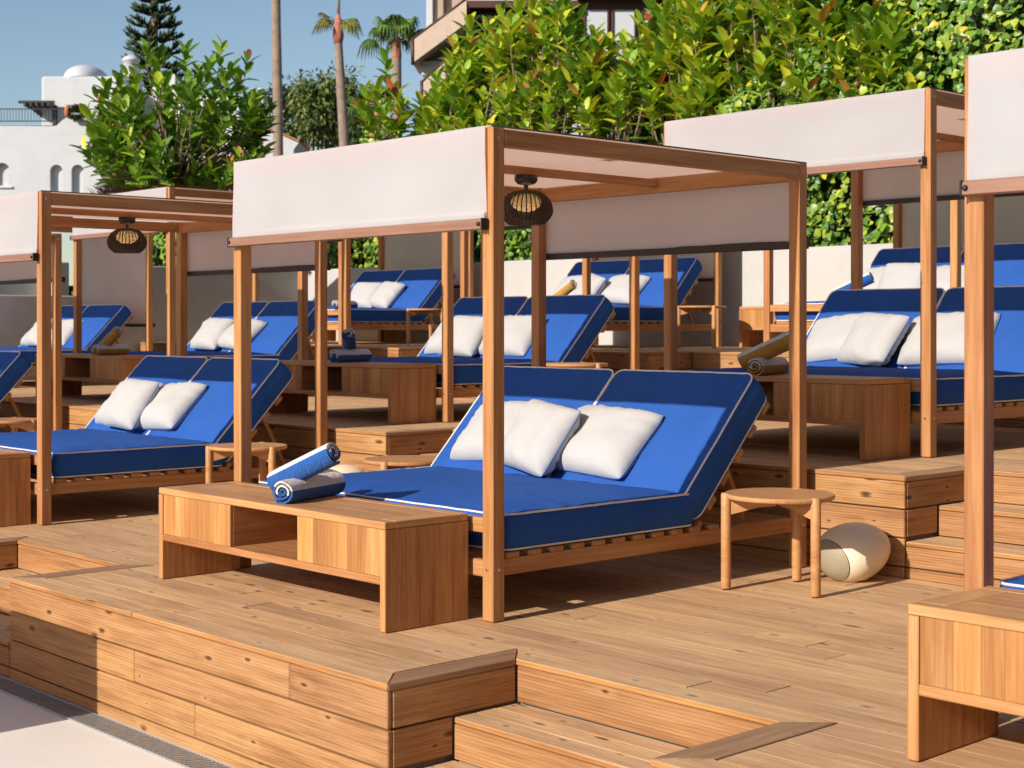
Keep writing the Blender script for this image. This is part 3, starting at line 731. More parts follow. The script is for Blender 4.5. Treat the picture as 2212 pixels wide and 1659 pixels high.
lamp('lit dark wicker lamp hanging under the central canopy', *BEDS['1'][0])
lamp('lit dark wicker lamp hanging under the left canopy', *BEDS['0'][0])

# ------------------------------------------------------------------ pillows
def trio(k, where, xs, n=3):
    o = BEDS[k][0]; rr = random.Random(sum(map(ord, k)) + 3); j = (lambda a: 0.0) if k == '1' else (lambda a: rr.uniform(-a, a))
    if n == 3:
        pillow(o, xs[0] + j(.03), 1.515, 0.675 + j(.012), 45 + j(4), -3 + j(7), 4 + j(7), 'left white pillow of three ' + where, 0, 1.06)
        pillow(o, xs[1] + j(.03), 1.375, 0.68 + j(.01), 33 + j(5), -14 + j(10), -5 + j(8), 'white pillow in the middle of three ' + where, 1, 0.98)
        pillow(o, xs[2] + j(.03), 1.485, 0.672 + j(.012), 44 + j(4), -2 + j(7), -3 + j(7), 'right white pillow of three ' + where, 2, 1.08)
    else:
        pillow(o, xs[0] + j(.02), 1.40, 0.675, 36 + j(4), 2 + j(8), -6 + j(6), 'left white pillow of two ' + where, 1, 1.0)
        pillow(o, xs[1] + j(.02), 1.46, 0.672, 44 + j(4), -2 + j(7), -4 + j(7), 'right white pillow of two ' + where, 3, 1.05)
trio('1', 'on the central daybed', (-1.62, -1.16, -0.78))
trio('0', 'on the left lower daybed', (-1.62, -1.36, -0.98))
trio('2M', 'on the middle deck daybed behind the central one', (-1.66, -1.36, -0.86))
trio('2R', 'on the right middle deck daybed', (-1.70, -1.30, -0.78))
trio('2L', 'on the middle deck daybed behind the left one', (-1.48, -0.98), 2)
trio('2X', 'on the far left middle deck daybed', (-1.75, -1.42, -1.02))
trio('3L', 'on the left upper daybed', (-1.36, -0.95), 2)
trio('3M', 'on the middle upper daybed', (-1.72, -1.34, -0.88))
trio('3R', 'on the right upper daybed', (-1.72, -1.40, -0.95))

# ------------------------------------------------------------------ towels
CT = 0.468
towels((-1.085, -0.205, CT), 'blue', 112, ('blue and white rolled towel lying on the central cabinet', 'blue and white rolled towel leaning on top of the one on the central cabinet'))
b = BEDS['2M'][0]; towels((b[0] - 1.02, b[1] - 0.20, b[2] + CT), 'blue', 108, ('blue and white rolled towel lying on the middle deck cabinet', 'blue and white rolled towel propped upright on the middle deck cabinet'), -40, 24, (0.0, 0.0))
b = BEDS['2R'][0]; towels((b[0] - 1.03, b[1] - 0.20, b[2] + CT), 'gold', 108, ('mustard and white rolled towel lying on the right middle deck cabinet', 'mustard and white rolled towel leaning on its twin on the right middle deck cabinet'))
b = BEDS['2L'][0]; towels((b[0] - 0.78, b[1] - 0.24, b[2] + CT), 'gold', 112, ('mustard and white rolled towel lying on the left middle deck cabinet', 'mustard and white rolled towel propped on its twin on the left middle deck cabinet'), 5, 30, (0.05, -0.03))
ST = 0.468
b = BEDS['3L'][0]; towels((b[0] - 0.32, b[1] + 0.28, b[2] + ST), 'blue', 110, ('blue and white rolled towel lying at the foot of the left upper daybed', 'blue and white rolled towel propped at the foot of the left upper daybed'), -40, 24, (0.0, 0.0))
b = BEDS['3M'][0]; towels((b[0] - 0.62, b[1] + 0.26, b[2] + ST), 'gold', 110, ('mustard rolled towel lying at the foot of the middle upper daybed', 'mustard rolled towel propped at the foot of the middle upper daybed'), 0, 28, (0.0, 0.0))
b = BEDS['3R'][0]; towels((b[0] - 1.30, b[1] + 0.34, b[2] + ST), 'blue', 140, ('blue and white rolled towel lying at the foot of the right upper daybed', 'blue and white rolled towel leaning at the foot of the right upper daybed'))

# ------------------------------------------------------------------ added windscreen, out of frame at the front left (to shade the deck front)
ws = thing('shade_screen', 'added white fabric windscreen by the pool, outside the left of the picture', 'shadescreen', (-1.58, -2.9, -0.52))
part('screen', sheet_grid(-5.6, -0.03, 0.02, 1.262, 4, 0.01, 30, 8, 0.003), ws)
for x_ in (-5.62, -3.75, -1.9, -0.055): board('post', x_, x_ + 0.05, 0.006, 0.056, 0.0, 1.255, 'teak', ws, 'z', 0.003)

hb_ = thing('sky_blocker', 'added ochre block keeping low sky light off the terraces, outside the right of the picture', 'building', (13.0, 3.0, -0.52))  # unseen building, added to block low sky and darken right-hand faces
board('wall', -3.5, 3.5, -13, 16, 0, 14.2, 'ochre', hb_, 'y', 0.02); board('cornice', -3.8, 3.8, -13.3, 16.3, 14.201, 14.5, 'ochre', hb_, 'y', 0.02)
for i in range(7):
    for z_ in (1.0, 4.6, 8.2):
        f_ = board('window', -3.56, -3.501, -11.5 + i * 3.6, -10.0 + i * 3.6, z_, z_ + 2.2, 'brownpaint', hb_, 'y', 0.01)
        part('pane', boxmesh(1.3, 0.02, 2.0, 'glass', 0.002), f_, (0, 0.03, 0))

# ------------------------------------------------------------------ foliage
def leaf_tpl(nseg=6, fold=0.14, droop=0.12, shape='ellipse'):
    vs, fs = [], []
    for i in range(nseg + 1):
        t = i / nseg
        wdt = (math.sin(math.pi * min(1, t * 0.93 + 0.035)) ** 0.55) * 0.5 if shape == 'ellipse' else 0.5 * (math.sin(math.pi * t ** 0.6) ** 0.8)
        if i in (0, nseg): wdt *= 0.3
        z = -droop * t * t
        vs += [(t, -wdt, z + fold * wdt), (t, 0, z), (t, wdt, z + fold * wdt)]
    for i in range(nseg):
        a = i * 3; fs += [(a, a + 3, a + 4, a + 1), (a + 1, a + 4, a + 5, a + 2)]
    return np.array(vs), fs
class Leaves:
    """collects leaves; the 300 nearest become single leaf objects, the rest one mesh"""
    def __init__(s, tpl, pal, mat): s.tv, s.tf = tpl; s.pal = pal; s.mat = mat; s.items = []
    def add(s, pos, dirv, up, length, width, pi):
        x = Vector(dirv).normalized(); y = Vector(up).cross(x)
        if y.length < 1e-3: y = Vector((0, 1, 0)).cross(x)
        y.normalize(); z = x.cross(y)
        m = np.array([[x.x * length, y.x * width, z.x * length], [x.y * length, y.y * width, z.y * length], [x.z * length, y.z * width, z.z * length]])
        s.items.append((np.array(pos), m, pi))
    def build(s, parent, nmax=300, name='foliage'):
        c = np.array(CAM); off = np.array(parent.location)
        s.items.sort(key=lambda it: float(np.sum((it[0] - c) ** 2)) - 0.02 * abs(it[1]).sum())
        near, rest = s.items[:nmax], s.items[nmax:]
        vm = {}
        for p, m, pi in near:
            if pi not in vm:
                me = mesh('leaf', [tuple(v) for v in s.tv], s.tf, s.mat, True)
                a = me.attributes.new('Col', 'FLOAT_COLOR', 'POINT'); a.data.foreach_set('color', list(s.pal[pi] + (1,)) * len(s.tv)); vm[pi] = me
            o = link(bpy.data.objects.new('leaf', vm[pi])); o.parent = parent
            p = p - off
            o.matrix_local = Matrix([list(m[0]) + [p[0]], list(m[1]) + [p[1]], list(m[2]) + [p[2]], [0, 0, 0, 1]])
        if rest:
            k = len(s.tv); n = len(rest); V = np.empty((n, k, 3)); Cc = np.empty((n, k, 4)); Cc[:, :, 3] = 1
            for i, (p, m, pi) in enumerate(rest): V[i] = s.tv @ m.T + (p - off); Cc[i, :, :3] = s.pal[pi]
            F = np.array(s.tf); FF = (F[None, :, :] + (np.arange(n) * k)[:, None, None]).reshape(-1, 4)
            me = bpy.data.meshes.new(name); me.from_pydata(V.reshape(-1, 3).tolist(), [], FF.tolist()); me.materials.append(M[s.mat])
            me.polygons.foreach_set('use_smooth', [True] * len(me.polygons))
            a = me.attributes.new('Col', 'FLOAT_COLOR', 'POINT'); a.data.foreach_set('color', Cc.reshape(-1))
            tag(part(name, me, parent), kind='stuff')
GREEN = [tuple(min(0.6, c * k) for c, k in zip(g, (2.75, 2.4, 1.9))) for g in [(0.045, 0.105, 0.012), (0.060, 0.135, 0.014), (0.085, 0.175, 0.018), (0.12, 0.205, 0.02), (0.17, 0.235, 0.022), (0.26, 0.27, 0.022), (0.028, 0.07, 0.012), (0.30, 0.13, 0.035), (0.22, 0.06, 0.03), (0.10, 0.035, 0.022)]]
def pick(wts): return random.choices(range(len(GREEN)), wts)[0]
UP = Vector((0, 0, 1))
def shoot(lv, stems, base, tip, nleaf, ln, wts, tipwts=None, spread=1.0, rstem=0.010):
    base, tip = Vector(base), Vector(tip); ax = tip - base; L = ax.length; axn = ax.normalized()
    side = axn.cross(Vector((0.3, 0.8, 0.1))).normalized(); fwd = side.cross(axn); ph = random.uniform(0, 6.28)
    bend = Vector((random.uniform(-1, 1), random.uniform(-1, 1), 0)) * 0.06 * L
    def P(t): return base + ax * t + bend * math.sin(math.pi * t)
    tube_data([P(i / 4) for i in range(5)], lambda t: rstem * (1.15 - 0.75 * t), 5, False, stems[0], stems[1])
    for i in range(nleaf):
        t = 0.12 + 0.88 * (i / max(1, nleaf - 1)) ** 0.8; ph += 2.4 + random.uniform(-.25, .25)
        out = side * math.cos(ph) + fwd * math.sin(ph)
        lift = 0.15 + 1.5 * t ** 2.2 + random.uniform(-.25, .2)
        dv = (out * spread * 0.85 + axn * (0.35 + lift * 0.75) + UP * (-0.2 * (1 - t))).normalized()
        l = ln * random.uniform(0.72, 1.12) * (1.0 if t < 0.92 else 0.8)
        wv = tipwts if (tipwts and t > 0.9) else wts
        lv.add(P(t), dv, (axn + UP * 0.4 + out * 0.3 * random.uniform(-1, 1)), l, l * random.uniform(0.38, 0.46), pick(wv))
def rubber_tree(label, loc, tips, ln=0.21, wts=(5, 6, 6, 5, 3, 1, 3, 0.3, 0.2, 0.1), tipwts=(1, 2, 3, 3, 2, 1, 0, 1, 0.8, 0.8), trunk=0.05, nl=(15, 24), name='rubber_tree', shlen=(0.7, 1.2), filler=0):
    t = thing(name, label, 'tree', loc, 0, 'broad-leaved rubber trees'); lo = Vector(loc)
    lv = Leaves(leaf_tpl(), GREEN, 'leaf'); stems = ([], [])
    for tp in tips:
        tp = Vector(tp); sl_ = random.uniform(*shlen)
        dirn = (tp - lo); dirn.z = max(dirn.z, 0.3); dirn = (dirn.normalized() + UP * 0.9).normalized()
        b = tp - dirn * sl_
        if b.z < lo.z: b.z = lo.z
        tube_data([tuple(lo + (b - lo) * k / 3 + Vector((0, 0, 0.12 * math.sin(math.pi * k / 3)))) for k in range(4)], lambda q_: 0.02 - 0.008 * q_, 5, False, stems[0], stems[1])
        shoot(lv, stems, b, tp, random.randint(*nl), ln, wts, tipwts)
    stems_v = [tuple(Vector(v) - lo) for v in stems[0]]
    part('branches', mesh('branches', stems_v, stems[1], 'bark', True), t)
    part('trunk', tube([(0, 0, -0.4), (0.02, 0.01, 0.1), (0, 0, 0.5)], trunk, 'bark', 9), t)
    lv.build(t)
    return t
def cpt(u, v, d_):                       # bearing and height surveyed from the camera, at distance d_
    X = (u - 1106) * d_ / FPX; Z = CAM.z + (HOR - v) * d_ / FPX
    return Vector((CAM.x + math.cos(YAW) * X - math.sin(YAW) * d_, CAM.y + math.sin(YAW) * X + math.cos(YAW) * d_, Z))
# left rubber tree: dome of shoots
random.seed(11)
tips = []
c0 = cpt(372, 300, 24)
def env_left(u):                          # crown outline, height of the top per bearing
    pts = [(165, 330), (190, 250), (225, 185), (255, 170), (290, 160), (315, 105), (345, 120), (375, 175), (402, 110), (440, 175), (478, 95), (500, 150), (535, 130), (560, 215), (585, 240)]
    for (a, b), (c, e) in zip(pts, pts[1:]):
        if a <= u <= c: return b + (e - b) * (u - a) / (c - a)
    return 300
for u in (190, 225, 258, 290, 318, 345, 402, 430, 480, 500, 535, 560, 580, 210, 275, 455):
    tips.append(cpt(u, env_left(u), 24 + random.uniform(-.5, .3)))
for i in range(150):
    u = random.uniform(175, 575); top = env_left(u) + 30
    v = top + (random.random() ** 0.9) * (405 - top)
    half = 1.35 * math.sqrt(max(0.05, 1 - ((u - 372) / 215) ** 2))
    if v > 330 and (u < 225 or u > 500) and random.random() < 0.75: continue
    tips.append(cpt(u, v, 24 + random.uniform(-1, 0.8) * half))
rubber_tree('big dense rubber tree behind the left canopies in front of the white house', cpt(372, 440, 24), tips, 0.31, wts=(8, 7, 4, 2, 0.8, 0.1, 7, 0, 0, 0.12), tipwts=(3, 4, 4, 3, 1.5, 0.2, 1, 0.05, 0.05, 0.5), trunk=0.07, nl=(9, 14), shlen=(0.4, 0.7))
# small rubber tree in front of the fan palm
tips = [cpt(832, 128, 25), cpt(815, 190, 25), cpt(790, 205, 25.2), cpt(850, 200, 25), cpt(865, 225, 24.8), cpt(782, 240, 25), cpt(835, 240, 24.7), cpt(870, 262, 25), cpt(800, 262, 25), cpt(850, 275, 24.8)]
rubber_tree('slim young rubber tree in front of the far fan palm', cpt(835, 330, 25), tips, 0.32, wts=(3, 4, 6, 5, 4, 2, 1, 0.4, 0.2, 0.3), nl=(10, 14), shlen=(0.4, 0.6), trunk=0.03)
tips = [cpt(518, 335, 22), cpt(497, 352, 22), cpt(545, 338, 22), cpt(562, 345, 22.2)]
rubber_tree('small rubber plant tip above the central canopy, left', cpt(525, 400, 22), tips, 0.2, nl=(8, 11), shlen=(0.25, 0.4), trunk=0.02)
# rubber-tree hedge behind the cream wall, as six trees
random.seed(23)
ENV = [(905, 225), (935, 180), (965, 130), (1000, 45), (1040, 60), (1070, 30), (1105, 20), (1140, 25), (1175, -40), (1235, -30), (1255, 60), (1300, 75), (1345, 95), (1385, 40), (1420, -10), (1480, -60), (1800, -90), (1850, -40), (1965, 5), (2000, 60)]
def env_r(u):
    for (a, b), (c, e) in zip(ENV, ENV[1:]):
        if a <= u <= c: return b + (e - b) * (u - a) / (c - a)
    return 100
def depth_of(u, y): # distance along view for a bearing meeting the plane y
    k = (u - 1106) / FPX; return (y - CAM.y) / (math.cos(YAW) + math.sin(YAW) * k)
def lowlim(u): return 300 if u < 1150 else (300 - (u - 1150) * 0.35 if u < 1350 else (230 if u < 1560 else 290 if u < 1700 else 250))
cuts = [905, 1075, 1240, 1400, 1560, 1750, 1985]
names = ['leftmost, beside the cream building', 'second from the left, in front of the awning', 'under the brown window', 'right of the brown window', 'in the middle of the right half', 'rightmost, next to the ivy']
for a, b, nm in zip(cuts, cuts[1:], names):
    tips = []
    for u in np.arange(a + 8, b, 34): tips.append(cpt(u, env_r(u) + random.uniform(0, 12), depth_of(u, 11.6)))
    area = (b - a) * 260; n = int(area / 460)
    for i in range(n):
        u = random.uniform(a, b); top = env_r(u) + 35; low = lowlim(u) + random.uniform(-10, 25)
        v = top + random.random() * max(30, low - top); y = 11.55 + random.uniform(-0.75, 0.5)
        tips.append(cpt(u, v, depth_of(u, y)))
    um = (a + b) / 2; loc = cpt(um, 420, depth_of(um, 12.0)); loc.z = 2.1
    rubber_tree('tall rubber tree in the hedge, ' + nm, loc, tips, 0.33, wts=(3, 4, 5, 6, 7, 5.0, 2.5, 0.35, 0.05, 0.05), tipwts=(1, 2, 3, 3, 3, 2, 0, 0.5, 0.25, 0.4), nl=(9, 13), shlen=(0.35, 0.6), trunk=0.05)

# ivy bank
IVY = [(0.030, 0.080, 0.014), (0.045, 0.11, 0.018), (0.065, 0.145, 0.022), (0.10, 0.185, 0.025), (0.15, 0.22, 0.03), (0.02, 0.055, 0.012), (0.34, 0.27, 0.02), (0.20, 0.27, 0.03)]; IVY = [tuple(c * k for c, k in zip(g, (2.2, 1.95, 1.6))) for g in IVY]
def ivy(label, name, cat, x0, x1, y, topf, z0, n, ln, wts, depth=0.35, core=True):
    t = thing(name, label, cat, ((x0 + x1) / 2, y, z0))
    lv = Leaves(leaf_tpl(3, 0.25, 0.25, 'heart'), IVY, 'leaf'); off = Vector(t.location)
    def surf(x, z): return y + 0.45 * noise.noise(Vector((x * 0.9, z * 0.9, 3))) + 0.25 * noise.noise(Vector((x * 2.3, z * 2.3, 8))) + 0.30 * max(0, (z - z0)) * 0.25
    for i in range(n):
        x = random.uniform(x0, x1); z = z0 + random.random() * (topf(x) - z0)
        yy = surf(x, z) - random.random() * depth * 0.5
        dv = Vector((random.uniform(-.8, .8), random.uniform(-.7, 0.0), random.uniform(-1.0, 0.1)))
        l = ln * random.uniform(0.6, 1.25)
        lv.add((x, yy, z), dv, Vector((random.uniform(-.4, .4), -1.0, random.uniform(0.0, 1.0))), l, l * 0.95, random.choices(range(len(IVY)), wts)[0])
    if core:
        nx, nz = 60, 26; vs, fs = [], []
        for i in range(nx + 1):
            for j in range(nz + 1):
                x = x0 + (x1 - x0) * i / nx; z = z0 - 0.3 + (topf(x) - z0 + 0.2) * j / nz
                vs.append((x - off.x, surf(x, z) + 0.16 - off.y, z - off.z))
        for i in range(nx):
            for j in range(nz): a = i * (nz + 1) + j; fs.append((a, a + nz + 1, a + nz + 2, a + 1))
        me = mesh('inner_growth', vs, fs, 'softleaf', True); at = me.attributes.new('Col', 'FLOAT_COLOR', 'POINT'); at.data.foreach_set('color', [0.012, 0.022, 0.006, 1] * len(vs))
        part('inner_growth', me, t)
    lv.build(t); return t
random.seed(5)
ivy('glossy dark green ivy covering the bank above the cream wall', 'ivy_bank', 'ivy', -16.5, -6.9, 11.75, lambda x: 3.9 + 0.25 * math.sin(x * 1.3) + 1.9 * min(1.0, max(0.0, (x + 10.4) / 1.6)), 2.1, 13000, 0.115, (4, 5, 6, 4, 2, 3, 0.3, 1), 0.5)
ivy('bright green heart-leaved ivy hedge on the right above the cream wall', 'ivy_hedge', 'ivy', -7.6, -1.5, 11.1, lambda x: 5.0 + 1.2 * min(1, max(0, (x + 7.2) / 1.6)) if x > -7.2 else 4.6, 2.1, 9000, 0.105, (2, 4, 6, 6, 4, 2, 0.5, 2), 0.5)
ivy('yellow-green climbing plant on the wall top seen below the central canopy', 'climbing_plant', 'plant', -16.5, -12.6, 10.7, lambda x: 3.1 + 0.2 * math.sin(x * 3), 2.15, 1500, 0.11, (2, 3, 5, 5, 5, 1, 1.2, 4), 0.4)
ivy('light green climber spilling over beside the slim rubber tree', 'climbing_plant', 'plant', -18.6, -16.0, 12.2, lambda x: 4.6 + 0.25 * math.sin(x * 2.2), 3.2, 900, 0.11, (1, 3, 5, 5, 4, 1, 0.5, 4), 0.5, False)
ivy('leafy shrub above the far left wall between the posts', 'garden_shrub', 'plant', -19.5, -15.9, 8.2, lambda x: 3.6, 1.8, 1500, 0.13, (3, 4, 5, 4, 3, 2, 0.5, 2), 0.5)

# dark tree mass at the top right
def clump_tree(label, loc, ctr, rad, n, ln, pal, name, clumps=26, trunk=0.12, seed=1, group=None, flat=1.0, hang=0.3):
    random.seed(seed); t = thing(name, label, 'tree', loc, 0, group); lo = Vector(loc)
    lv = Leaves(leaf_tpl(2, 0.1, 0.2), pal, 'softleaf'); stems = ([], [])
    for k in range(clumps):
        while True:
            p = Vector([random.uniform(-1, 1) for _ in range(3)])
            if 0.35 < p.length < 1: break
        cpos = Vector(ctr) + Vector((p.x * rad[0], p.y * rad[1], p.z * rad[2])); cr = 0.34 * min(rad) * random.uniform(0.6, 1.25)
        tube_data([tuple(lo * (1 - q_) + cpos * q_ - lo + Vector((0, 0, -0.4 * math.sin(q_ * 3.14)))) for q_ in (0, 0.35, 0.7, 1)], lambda q_: trunk * (0.35 - 0.28 * q_), 5, False, stems[0], stems[1])
        for i in range(n // clumps):
            q3 = Vector((random.gauss(0, .5), random.gauss(0, .5), random.gauss(0, .5)))
            pos = cpos + q3 * cr * 1.15
            dv = q3 + Vector((random.uniform(-1, 1), random.uniform(-1, 1), random.uniform(-1, 0.4) - hang)); l = ln * random.uniform(0.6, 1.3)
            lv.add(pos, dv, Vector((random.uniform(-1, 1), random.uniform(-1, .5), 1)), l, l * 0.42, random.randrange(len(pal)))
    part('branches', mesh('branches', stems[0], stems[1], 'bark', True), t)
    part('trunk', tube([(0, 0, -3), tuple((Vector(ctr) - lo) * 0.25), tuple((Vector(ctr) - lo) * 0.7)], lambda q_: trunk * (1 - 0.4 * q_), 'bark', 9), t)
    lv.build(t, 100); return t
EUC = [tuple(c * 2.0 for c in g) for g in [(0.050, 0.080, 0.020), (0.075, 0.105, 0.026), (0.11, 0.13, 0.035), (0.14, 0.15, 0.045), (0.035, 0.058, 0.018)]]
DK = [(0.02, 0.042, 0.01), (0.03, 0.06, 0.012), (0.045, 0.08, 0.015)]
c1 = cpt(685, 222, 62); clump_tree('tall grey-green eucalyptus tree beyond the white house', (c1.x, c1.y, 2.0), c1 + Vector((0, 0, -.2)), (1.75, 1.75, 1.75), 9000, 0.24, EUC, 'eucalyptus_tree', 34, 0.22, 3)
c1 = cpt(735, 185, 63); clump_tree('narrow darker eucalyptus top just behind the ringed palm', (c1.x, c1.y, 2.0), c1 + Vector((0, 0, -.6)), (0.8, 0.8, 1.1), 3000, 0.22, EUC[:3], 'eucalyptus_tree', 16, 0.15, 8)
c1 = cpt(790, 270, 58); clump_tree('low dark tree between the ringed palm and the slim rubber tree', (c1.x, c1.y, 2.0), c1 + Vector((0, 0, -.4)), (0.95, 0.95, 1.2), 3000, 0.2, DK + EUC[:1], 'shade_tree', 16, 0.14, 9)
c1 = cpt(1900, -60, 24); clump_tree('dark shaded tree behind the ivy at the top right', (c1.x, c1.y, 2.1), c1, (1.9, 1.2, 1.5), 6000, 0.16, DK, 'shade_tree', 30, 0.16, 4)

# ------------------------------------------------------------------ palms, pine
def palm_trunk(pts, r, n=60, dark=False):
    P = [Vector(p) for p in pts]
    def ev(t):
        k = min(len(P) - 2, int(t * (len(P) - 1))); f = t * (len(P) - 1) - k; return P[k].lerp(P[k + 1], f)
    return tube([tuple(ev(i / n)) for i in range(n + 1)], lambda t: r(t) * (1 + 0.05 * math.sin(t * n * 3.14159)), 'palmtrunk', 12)
def fan_leaf(lv_vs, lv_fs, lv_col, origin, dirv, size, petiole, col, droop=0.5, seed=0, span=130):
    x = Vector(dirv).normalized(); s = x.cross(UP).normalized(); u = s.cross(x); o = Vector(origin); hub = o + x * petiole
    i0 = len(lv_vs); tube_data([tuple(o), tuple(o + x * petiole * 0.5 + UP * 0.04 * petiole), tuple(hub)], 0.014, 4, False, lv_vs, lv_fs); lv_col.extend([(0.25, 0.24, 0.05)] * (len(lv_vs) - i0))
    nb = 22
    for k in range(nb):
        a = R(-span + 2 * span * k / (nb - 1)); dv = (x * math.cos(a) + s * math.sin(a)).normalized()
        nrm = u; ww = size * 0.062; pv = dv.cross(nrm).normalized(); ln = size * (0.78 + 0.22 * math.cos(a * 0.7)) * random.uniform(0.9, 1.05)
        pts = []
        for j in range(5):
            t = j / 4; c = hub + dv * ln * t * (1 - 0.18 * t) - UP * droop * ln * t ** 2.6 + nrm * 0.05 * size * math.sin(t * 3)
            wj = ww * (0.5 + 1.2 * t if t < 0.5 else 1.1 * (1 - t) / 0.5 + 0.06)
            pts.append((c - pv * wj + nrm * 0.012 * (k % 2), c + pv * wj - nrm * 0.012 * (k % 2)))
        b = len(lv_vs)
        for p, q_ in pts: lv_vs.append(tuple(p)); lv_vs.append(tuple(q_))
        for j in range(4): lv_fs.append((b + 2 * j, b + 2 * j + 1, b + 2 * j + 3, b + 2 * j + 2))
        sh = random.uniform(0.8, 1.2)
        for j in range(5):
            for _ in (0, 1):
                f = j / 4; lv_col.append(tuple((cc * (1 - 0.5 * max(0, f - 0.7) / 0.3) + 0.25 * max(0, f - 0.75)) * sh for cc in col))
def frond_mesh(vs, fs, col):
    me = mesh('frond', vs, fs, 'softleaf', False); a = me.attributes.new('Col', 'FLOAT_COLOR', 'POINT')
    a.data.foreach_set('color', [c for v in col for c in (v[0], v[1], v[2], 1.0)]); return me
def palm(label, base, pts, r, crown=None, leaves=()):
    t = thing('palm_tree', label, 'palm', base, 0); b = Vector(base)
    part('trunk', palm_trunk([Vector(p) - b for p in pts], r), t)
    if crown is not None:
        c = Vector(crown) - b
        part('crown_shaft', tube([tuple(c + Vector((0, 0, -0.62))), tuple(c + Vector((0, 0, -0.42))), tuple(c + Vector((0, 0, -0.1))), tuple(c + Vector((0, 0, 0.22)))], lambda q_: (0.11, 0.155, 0.13, 0.05)[min(3, int(q_ * 3 + 0.5))], 'pinkshaft', 12), t)
        for (az, el, size, pet, col, dr) in leaves:
            v_, f_, c_ = [], [], []
            dv = Vector((math.cos(R(az)) * math.cos(R(el)), math.sin(R(az)) * math.cos(R(el)), math.sin(R(el))))
            fan_leaf(v_, f_, c_, c, dv, size, pet, col, dr); part('frond', frond_mesh(v_, f_, c_), t)
    return t
random.seed(31)
D1 = 36; palm('tall bare grey palm trunk rising out of the top of the picture', cpt(602, 400, D1),
     [cpt(602, 400, D1), cpt(601, 330, D1), cpt(600, 200, D1), cpt(597, 60, D1), cpt(595, -120, D1), cpt(594, -420, D1)], lambda t: 0.125 - 0.022 * t, cpt(594, -440, D1),
     [(a, e, 1.0, 0.9, (0.09, 0.14, 0.03), 0.5) for a, e in ((0, 40), (50, 15), (100, 45), (150, 10), (200, 40), (250, 15), (300, 45), (340, 5), (20, 75))])
D2 = 42; YL = (0.20, 0.21, 0.05)
RT = math.degrees(YAW)
palm('slender ringed palm with small sparse crown and reddish shaft', cpt(748, 420, D2), [cpt(748, 420, D2), cpt(744, 310, D2), cpt(738, 210, D2), cpt(733, 130, D2), cpt(730, 70, D2)], lambda t: 0.155 - 0.045 * t, cpt(731, 48, D2),
     [(RT + 165, 12, 0.42, 0.35, YL, 0.7), (RT + 200, -8, 0.42, 0.4, YL, 0.7), (RT + 180, 28, 0.35, 0.4, YL, 0.5), (RT - 15, -5, 0.42, 0.4, YL, 0.9), (RT + 10, 15, 0.4, 0.35, YL, 0.9), (RT - 35, -15, 0.42, 0.35, YL, 0.9), (RT + 90, 20, 0.3, 0.3, YL, 0.6)])
sp = tube([(0, 0, 0.15), (0.03, 0, 0.9), (0.03, 0, 1.6)], lambda q_: 0.05 - 0.03 * q_, 'palmtrunk', 7); part('spear_leaf', sp, bpy.data.objects['palm_tree.001'], cpt(731, 48, D2) - cpt(748, 420, D2))
D3 = 46; GP = (0.13, 0.23, 0.045); GP2 = (0.085, 0.17, 0.035)
palm('fan palm with full round green crown near the cream building', cpt(858, 420, D3), [cpt(858, 420, D3), cpt(858, 300, D3), cpt(857, 200, D3), cpt(857, 130, D3), cpt(856, 105, D3)], lambda t: 0.165 - 0.03 * t, cpt(857, 92, D3),
     [(RT + 90, 70, 0.75, 0.55, GP, 0.45), (RT + 120, 62, 0.75, 0.6, GP, 0.5), (RT + 60, 62, 0.75, 0.6, GP, 0.5), (RT + 180, 55, 0.72, 0.7, GP, 0.7), (RT, 55, 0.72, 0.7, GP, 0.7), (RT - 90, 60, 0.75, 0.6, GP, 0.6),
      (RT + 150, 35, 0.7, 0.7, GP2, 0.8), (RT + 20, 30, 0.7, 0.7, GP2, 0.8), (RT + 178, 5, 0.62, 0.75, GP2, 1.0), (RT + 2, 12, 0.72, 0.8, GP2, 1.0), (RT - 60, 30, 0.7, 0.6, GP, 0.8), (RT - 120, 30, 0.7, 0.6, GP, 0.8), (RT + 90, 20, 0.6, 0.6, GP2, 0.9)])
c3 = cpt(815, 245, 52); palm('shorter fan palm half hidden behind the slim rubber tree', (c3.x, c3.y, 2.5), [(c3.x, c3.y, 2.5), (c3.x, c3.y, c3.z - 1), (c3.x, c3.y, c3.z - 0.5)], lambda t: 0.16, c3,
     [(RT + a, e, 0.7, 0.8, GP2, 0.6) for a, e in ((175, 35), (150, 60), (30, 60), (5, 30), (90, 75), (195, 10), (-5, 5), (-60, 40), (-120, 40), (0, 15))])
